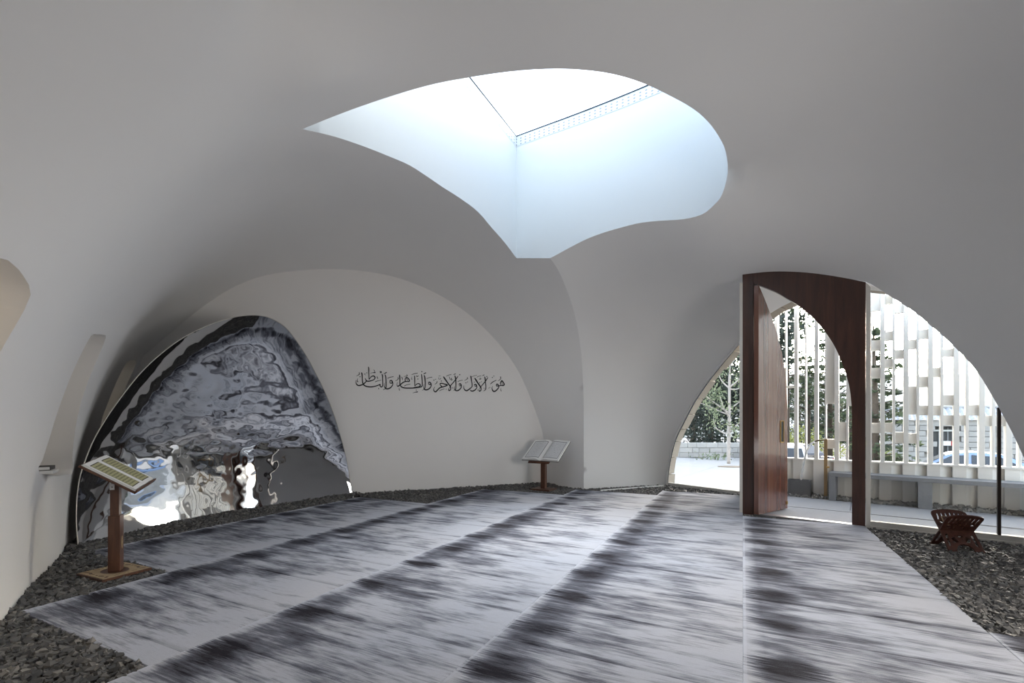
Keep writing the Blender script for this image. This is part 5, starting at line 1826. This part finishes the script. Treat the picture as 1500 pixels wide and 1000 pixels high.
def bushy(name, label, u, y, vtop, rad, zbase, mat, n, group=None, seed=1, squash=1.0, trunk=True, leaf=(0.07, 0.16)):
    random.seed(seed)
    p = at(u, V0, y); base = Vector((p.x, p.y, zbase))
    H = EYE + (V0 - vtop) / FOC * y - zbase
    root = empty(name, base)
    tag(root, label, 'tree' if trunk else 'shrub', group)
    if trunk:
        MB().tube([(0, 0, 0), (0.1, 0, H * 0.3), (0, 0, H * 0.75)], [0.16, 0.12, 0.03], 8).build('trunk', M['bark'], root)
    lobes = []
    for k in range(16):
        a = random.uniform(0, 2 * math.pi); r = rad * math.sqrt(random.uniform(0, 1)) * 0.7
        zz = random.uniform(0.12, 0.82) * H
        lobes.append((r * math.cos(a), r * math.sin(a), zz, rad * random.uniform(0.3, 0.5)))
    cs, ss = [], []
    while len(cs) < n:
        x, y_, z, r = random.choice(lobes)
        d = Vector((random.gauss(0, 1), random.gauss(0, 1), random.gauss(0, 1))).normalized() * r * random.uniform(0.55, 1.0)
        q = (x + d.x, y_ + d.y, z + d.z * squash)
        if 0.02 * H < q[2] < H:
            cs.append(q); ss.append(random.uniform(*leaf))
    quads('foliage', cs, ss, mat, root, 0.1)
conifer('tall dark conifer seen through the door beside the open leaf', 1152, 25.0, 385, 2.2, 1.0, 3, 0.30)
conifer('slender conifer with a clear trunk in the middle of the doorway view', 1183, 27.0, 515, 2.3, 0.6, 8, 0.42)
conifer('tall conifer behind the right half of the doorway', 1215, 26.5, 452, 2.2, 1.0, 5, 0.24)
conifer('conifer partly behind the right door jamb', 1244, 25.0, 470, 1.9, 1.1, 9, 0.20)
conifer('conifer reaching its branches past the left edge of the right-hand glazing', 1280, 15.5, 470, 1.25, 1.2, 6, 0.22)
bushy('leafy_tree', 'grey-green leafy tree in the background of the doorway', 1170, 38, 548, 3.6, STREET, M['leaf_dark'], 3600, None, 12)
bushy('leafy_tree', 'dark leafy tree in the background behind the right door jamb', 1228, 38, 530, 3.4, STREET, M['leaf_dark'], 3600, None, 13)
bushy('shrub', 'yellow-green shrub above the white car', 1160, 31, 622, 1.6, STREET, M['leaf_lime'], 1500, None, 14, 1, False, (0.05, 0.10))
bushy('shrub', 'yellow-green shrub above the dark car', 1200, 31, 626, 1.6, STREET, M['leaf_lime'], 1300, None, 15, 1, False, (0.05, 0.10))
bushy('shrub', 'yellow-green shrub at the left edge of the right-hand glazing', 1280, 19, 640, 0.8, STREET, M['leaf_lime'], 1200, None, 16, 1, False, (0.04, 0.09))
# dark evergreens behind the low wall, seen through the left glazing
bushy('evergreen_tree', 'dark evergreen at the left end of the low stone wall', 985, 21.5, 430, 2.6, 0.0, M['leaf_dark'], 5200, None, 21)
bushy('evergreen_tree', 'dark evergreen right behind the young bare tree', 1040, 22.0, 400, 2.6, 0.0, M['leaf_dark'], 5200, None, 22)
bushy('evergreen_tree', 'dark evergreen behind the right end of the low stone wall', 1098, 22.5, 420, 2.6, 0.0, M['leaf_dark'], 5200, None, 23)
bushy('evergreen_tree', 'farthest dark evergreen between its neighbours in the left glazing', 1015, 26.0, 420, 3.2, 0.0, M['leaf_dark'], 4200, None, 24)

def young_tree():
    y = 14.27
    b0 = fl(1067, 683)
    root = empty('young_tree', (b0.x, b0.y, 0))
    tag(root, 'slender young tree with pale bare branches before the low wall', 'tree')
    R = Vector((b0.x, b0.y, 0))
    K = 3.847
    def P(x, yy, dy=0.0):
        return at(960 + x / K, 480 + yy / K, y + dy) - R
    MB().tube(bezier_pts([P(413, 765), P(413, 640), P(416, 500), P(417, 330), P(421, 200), P(424, 60)], 5), [0.055] * 10 + [0.040] * 8 + [0.022] * 8, 8).build('trunk', M['bark_pale'], root)
    cs, ss = [], []
    random.seed(5)
    BR = [[(413, 490, 0), (350, 465, .2), (300, 440, .3), (240, 420, .4)], [(414, 480, 0), (330, 420, -.2), (275, 375, -.3)], [(415, 600, 0), (370, 585, .3), (340, 560, .4), (328, 510, .5)],
          [(416, 340, 0), (375, 300, .2), (355, 255, .3)], [(418, 335, 0), (450, 310, -.2), (480, 280, -.3), (520, 230, -.4)], [(416, 460, 0), (450, 435, .3), (490, 405, .4)],
          [(415, 590, 0), (445, 560, -.2), (490, 520, -.3)], [(416, 345, 0), (460, 345, .2), (500, 320, .3)], [(414, 500, 0), (385, 450, -.3), (365, 390, -.4)], [(421, 215, 0), (395, 190, .1), (370, 150, .2)], [(421, 210, 0), (450, 170, .1), (470, 110, .2)]]
    for br in BR:
        pts = bezier_pts([P(*q) for q in br], 5)
        n = len(pts)
        MB().tube(pts, [0.024 * (1 - 0.8 * i / n) + 0.004 for i in range(n)], 6).build('branch', M['bark_pale'], root)
        for i in range(n // 2, n):
            for k in range(7):
                cs.append(tuple(pts[i] + Vector((random.gauss(0, .12), random.gauss(0, .12), random.gauss(0, .10))))); ss.append(random.uniform(0.03, 0.075))
    for (x, yy, k, r) in ((310, 380, 60, .18), (335, 490, 50, .15), (365, 385, 40, .12), (400, 545, 30, .1), (455, 600, 40, .14), (300, 330, 20, .1), (440, 260, 70, .25), (390, 230, 40, .2), (470, 480, 30, .15)):
        c = P(x, yy)
        for i in range(k):
            cs.append(tuple(c + Vector((random.gauss(0, r), random.gauss(0, r), random.gauss(0, r * 0.8))))); ss.append(random.uniform(0.03, 0.08))
    quads('leaves', cs, ss, M['leaf_pale'], root)
    q = fl(1046, 673)
    r2 = empty('shrub', (q.x, q.y, 0)); tag(r2, 'small low sprig growing on the pale forecourt', 'shrub')
    quads('leaves', [(random.gauss(0, .32), random.gauss(0, .2), abs(random.gauss(.12, .07))) for i in range(110)], [random.uniform(.03, .09) for i in range(110)], M['leaf_pale'], r2)
    MB().tube([(0, 0, -0.01), (0.02, 0, 0.1), (0.0, 0.02, 0.2)], [0.015, 0.01, 0.004], 6).build('stem', M['bark_pale'], r2)
    q = fl(1072, 683.5)
    o = MB().prism([Vector((0.42 * math.cos(a), 0.25 * math.sin(a), 0.0)) for a in np.linspace(0, 2 * math.pi, 16)[:-1]], (0, 0, 0.012)).build('tree_pit', plain('dry_earth', (0.25, 0.20, 0.15), 0.95, 0, 0.2, 8))
    o.location = (q.x, q.y, 0.001)
    tag(o, 'bare earth patch around the young tree trunk', 'soil', kind='structure')
young_tree()

# ------------------------------------------------------------------ cars
def paint(name, col, rough=0.25):
    m, nt, b = new_mat(name)
    b.inputs['Base Color'].default_value = (*col, 1); b.inputs['Roughness'].default_value = rough
    b.inputs['Coat Weight'].default_value = 0.25
    return m
M['car_glass'] = paint('dark_car_glass', (0.03, 0.035, 0.04), 0.08)
M['tyre'] = plain('tyre_rubber', (0.02, 0.02, 0.02), 0.85)
M['red_lamp'] = paint('red_lamp', (0.45, 0.02, 0.02), 0.2)
M['head_lamp'] = paint('clear_lamp', (0.8, 0.8, 0.78), 0.15)
def car(name, label, loc, rz, col, prof, win, L, W, plate_rear=False):
    """prof: side outline (x, z) nose at +x; win: list of side-window polygons (x, z)"""
    root = empty(name, loc, rz)
    tag(root, label, 'car')
    body_m = paint(name + '_paint', col)
    def station(xz, ww):
        return ww
    bm = bmesh.new()
    # three-layer body: sill width, belt width, roof width
    zmax = max(z for x, z in prof)
    def wid(z):
        t = max(0.0, (z - 0.95) / (zmax - 0.95))
        return W / 2 * (1 - 0.20 * t)
    n = len(prof)
    left = [bm.verts.new((x, -wid(z), z)) for x, z in prof]
    right = [bm.verts.new((x, wid(z), z)) for x, z in prof]
    for i in range(n):
        j = (i + 1) % n
        bm.faces.new((left[i], left[j], right[j], right[i]))
    bm.faces.new(left[::-1]); bm.faces.new(right)
    bmesh.ops.recalc_face_normals(bm, faces=bm.faces[:])
    bmesh.ops.bevel(bm, geom=bm.edges[:], offset=0.05, segments=2, affect='EDGES', clamp_overlap=True)
    me = bpy.data.meshes.new('body'); bm.to_mesh(me); bm.free()
    link('body', me, body_m, root)
    for s in (-1, 1):
        for wp in win:
            vs = [(x, s * (wid(z) + 0.012), z) for x, z in wp]
            pydata('side_window', vs, [tuple(range(len(vs)))[::s]], M['car_glass'], root)
        for wx in (L * 0.30, -L * 0.30):
            mb = MB().tube([(wx, s * (W / 2 - 0.2), 0.32), (wx, s * (W / 2 + 0.015), 0.32)], 0.32, 18)
            w = mb.build('wheel', M['tyre'], root)
            MB().tube([(wx, s * (W / 2 + 0.01), 0.32), (wx, s * (W / 2 + 0.022), 0.32)], 0.20, 14).build('hub_cap', M['steel'], w)
        MB().box((-L / 2 + 0.03, s * (W / 2 - 0.16), 0.82), (0.10, 0.20, 0.16), None, 0.02).build('tail_lamp', M['red_lamp'], root)
        MB().box((L / 2 - 0.05, s * (W / 2 - 0.22), 0.66), (0.12, 0.30, 0.13), None, 0.02).build('head_lamp', M['head_lamp'], root)
    # front and rear screens laid on the sloping body faces
    top = [p for p in prof]
    def screen(i, nm):
        (x0, z0), (x1, z1) = prof[i], prof[i + 1]
        dx, dz = x1 - x0, z1 - z0
        l = math.hypot(dx, dz); nx, nz = dz / l, -dx / l
        if nx * (x0) < 0: nx, nz = -nx, -nz
        o = 0.014
        q = []
        for t, in ((0.12,), (0.88,)):
            x, z = x0 + dx * t, z0 + dz * t
            q.append((x + nx * o, z + nz * o, wid(z) - 0.10))
        vs = [(q[0][0], -q[0][2], q[0][1]), (q[0][0], q[0][2], q[0][1]), (q[1][0], q[1][2], q[1][1]), (q[1][0], -q[1][2], q[1][1])]
        pydata(nm, vs, [(0, 1, 2, 3)], M['car_glass'], root)
    screen(SCREENS[name][0], 'windscreen'); screen(SCREENS[name][1], 'rear_window')
    MB().box((-L / 2 - 0.005, 0, 0.62), (0.02, 0.5, 0.12)).build('number_plate', M['white_paint'], root)
    return root
SEDAN = [(2.2, 0.35), (2.24, 0.62), (2.05, 0.78), (1.05, 0.93), (0.35, 1.40), (-0.15, 1.47), (-0.95, 1.42), (-1.65, 1.00), (-2.15, 0.95), (-2.2, 0.5), (-2.1, 0.30), (2.1, 0.25)]
SUV = [(2.2, 0.4), (2.25, 0.80), (2.05, 1.0), (1.15, 1.08), (0.6, 1.62), (0.1, 1.72), (-1.85, 1.70), (-2.12, 1.05), (-2.2, 0.9), (-2.2, 0.45), (-2.0, 0.32), (2.05, 0.30)]
SCREENS = {'sedan': (3, 6), 'estate_car': (3, 6), 'suv': (3, 6)}
SW = [[(0.85, 0.98), (0.32, 1.33), (-0.1, 1.38), (-0.1, 0.97)], [(-0.18, 0.97), (-0.18, 1.38), (-0.85, 1.34), (-1.4, 1.02), (-1.3, 0.97)]]
VW = [[(0.95, 1.12), (0.55, 1.54), (0.1, 1.60), (0.1, 1.10)], [(0.02, 1.10), (0.02, 1.60), (-0.9, 1.60), (-0.9, 1.10)], [(-1.0, 1.10), (-1.0, 1.60), (-1.75, 1.58), (-1.95, 1.12)]]
def ground_at(u, y):
    p = at(u, V0, y); return (p.x, p.y, STREET)
c = car('suv', 'white off-roader parked behind the fountain spout', ground_at(1141, 17.0), math.radians(60), (0.78, 0.78, 0.78), SUV, VW, 4.4, 1.8)
c['label'] = 'white car parked behind the fountain spout beside the open door leaf'
for s in (-0.55, 0.55):
    MB().tube([(0.3, s, 1.78), (-1.5, s, 1.78)], 0.02, 6).build('roof_rail', M['black'], c)
car('sedan', 'dark blue-black car parked to the right of the white car', ground_at(1151, 22.2), math.radians(91), (0.025, 0.03, 0.05), SEDAN, SW, 4.4, 1.75)
car('estate_car', 'light blue car parked before the stone house', ground_at(1408, 16.2), math.radians(141), (0.26, 0.36, 0.56), SEDAN, SW, 4.4, 1.75)

# ------------------------------------------------------------------ stone house with tiled roof
def house():
    p0 = Vector((*at(1296, V0, 23.5).xy, 0))
    d = Vector((0.80, -0.60, 0)); nrm = Vector((0.60, 0.80, 0))
    root = empty('stone_house', (p0.x, p0.y, STREET)); R = root.location.copy()
    tag(root, 'low grey stone house with a grey tiled roof behind the screen', 'house')
    Lh = 9.5; rot = Matrix.Rotation(math.atan2(d.y, d.x), 3, 'Z')
    zt = EYE + 0.03
    hgt = zt - STREET
    def q_of(u):
        b = (u - U0) / FOC
        return (b * p0.y - p0.x) / (d.x - b * d.y)
    qa, qb = q_of(1364), q_of(1403)
    qc, qd = q_of(1405), q_of(1416)
    ops = ((qa - 0.05, qb, STREET + 0.0, STREET + 2.25),)
    MB().box(d * (qa / 2 - 0.0) + nrm * 0.35 + Vector((0, 0, hgt / 2)), (qa, 0.4, hgt), rot).build('wall_core', M['mortar'], root)
    MB().box(d * ((qb + Lh) / 2) + nrm * 0.35 + Vector((0, 0, hgt / 2)), (Lh - qb, 0.4, hgt), rot).build('wall_core', M['mortar'], root)
    MB().box(d * ((qa + qb) / 2) + nrm * 0.35 + Vector((0, 0, (2.25 + hgt) / 2)), (qb - qa, 0.4, hgt - 2.25), rot).build('wall_core', M['mortar'], root)
    n = block_wall(root, (p0.x, p0.y), d, Lh, STREET, 10, hgt / 10, 0.48, 0.34, M['house_stone'], 0.02, ops)
    MB().box(d * ((qa + qb) / 2) + nrm * 0.45 + Vector((0, 0, 1.12)), (qb - qa, 0.05, 2.24), rot).build('shopfront', plain('dark_shop_opening', (0.05, 0.05, 0.05), 0.4), root)
    for t in (0.0, 0.34, 0.67, 1.0):
        MB().box(d * (qa + (qb - qa) * t) + nrm * 0.36 + Vector((0, 0, 1.1)), (0.06, 0.08, 2.2), rot).build('frame_bar', plain('grey_metal_frame', (0.22, 0.22, 0.22), 0.5), root)
    MB().box(d * ((qa + qb) / 2) + nrm * 0.02 + Vector((0, 0, 2.36)), (qb - qa + 0.3, 0.36, 0.2), rot, 0.01).build('lintel', M['wall_stone'], root)
    MB().box(d * ((qa + qb) / 2) + nrm * 0.30 + Vector((0, 0, 2.05)), (qb - qa, 0.06, 0.08), rot).build('shutter_rail', M['white_paint'], root)
    qs = q_of(1389)
    zs = EYE + (V0 - 651) / FOC * 21.0 - STREET
    s = MB().box(d * qs + nrm * 0.16 + Vector((0, 0, zs)), (0.36, 0.02, 0.22), rot).build('sign_board', M['white_paint'], root)
    MB().box(d * (qs + 0.14) + nrm * 0.145 + Vector((0, 0, zs)), (0.06, 0.02, 0.22), rot).build('sign_edge', M['red_lamp'], s)
    # corrugated tile roof
    cols = int(Lh / 0.11); vs, fs = [], []
    rows = 5
    for i in range(cols + 1):
        a = i * 0.11 - 0.2
        for j in range(rows * 2 + 1):
            f = j / (rows * 2)
            dz = 0.035 * (1 if i % 2 else -1) + (0.02 if j % 2 else 0.0)
            p = d * a + nrm * (-0.35 + 2.2 * f) + Vector((0, 0, hgt + 0.02 + 0.60 * f + dz))
            vs.append(p)
    m = rows * 2 + 1
    for i in range(cols):
        for j in range(m - 1):
            fs.append((i * m + j, i * m + m + j, i * m + m + j + 1, i * m + j + 1))
    o = pydata('roof_tiles', vs, fs, plain('grey_clay_tiles', (0.34, 0.36, 0.40), 0.7, 0, 0.15, 6), root)
    o['kind'] = 'stuff'
    MB().tube([d * -0.2 + nrm * 1.85 + Vector((0, 0, hgt + 0.66)), d * (Lh - 0.1) + nrm * 1.85 + Vector((0, 0, hgt + 0.66))], 0.07, 8).build('ridge', M['wall_stone'], root)
    MB().box(d * Lh / 2 + nrm * 1.9 + Vector((0, 0, hgt / 2)), (Lh, 0.2, hgt), rot).build('rear_wall', M['mortar'], root)
house()

# ------------------------------------------------------------------ hillside
def hill():
    vs, fs = [], []
    nx, ny = 60, 14
    for j in range(ny):
        for i in range(nx):
            az = math.radians(-20 + 105 * i / (nx - 1))
            dist = 70 + 150 * j / (ny - 1)
            t = j / (ny - 1)
            h = STREET - 1 + (21.0 + 4 * math.sin(az * 5.0) + 2.0 * noise.noise(Vector((az * 6, t * 2, 0)))) * (t ** 0.85)
            h += 1.2 * noise.noise(Vector((az * 22, t * 7, 3)))
            vs.append((dist * math.sin(az), dist * math.cos(az), h))
    for j in range(ny - 1):
        for i in range(nx - 1):
            a = j * nx + i
            fs.append((a, a + 1, a + nx + 1, a + nx))
    m, nt, b = new_mat('haze_painted_hillside')
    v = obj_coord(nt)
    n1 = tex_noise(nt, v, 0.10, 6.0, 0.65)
    c = mix_rgb(nt, ramp(nt, n1, [(0.42, 0.0), (0.62, 1.0)]), (0.36, 0.35, 0.325), (0.25, 0.255, 0.225))  # distance haze put into the colour as paleness
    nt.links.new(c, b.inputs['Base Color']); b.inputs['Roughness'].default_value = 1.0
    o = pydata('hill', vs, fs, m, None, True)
    tag(o, 'hillside, paled by painted haze, far behind the house and the screen', 'hill', kind='structure')
hill()
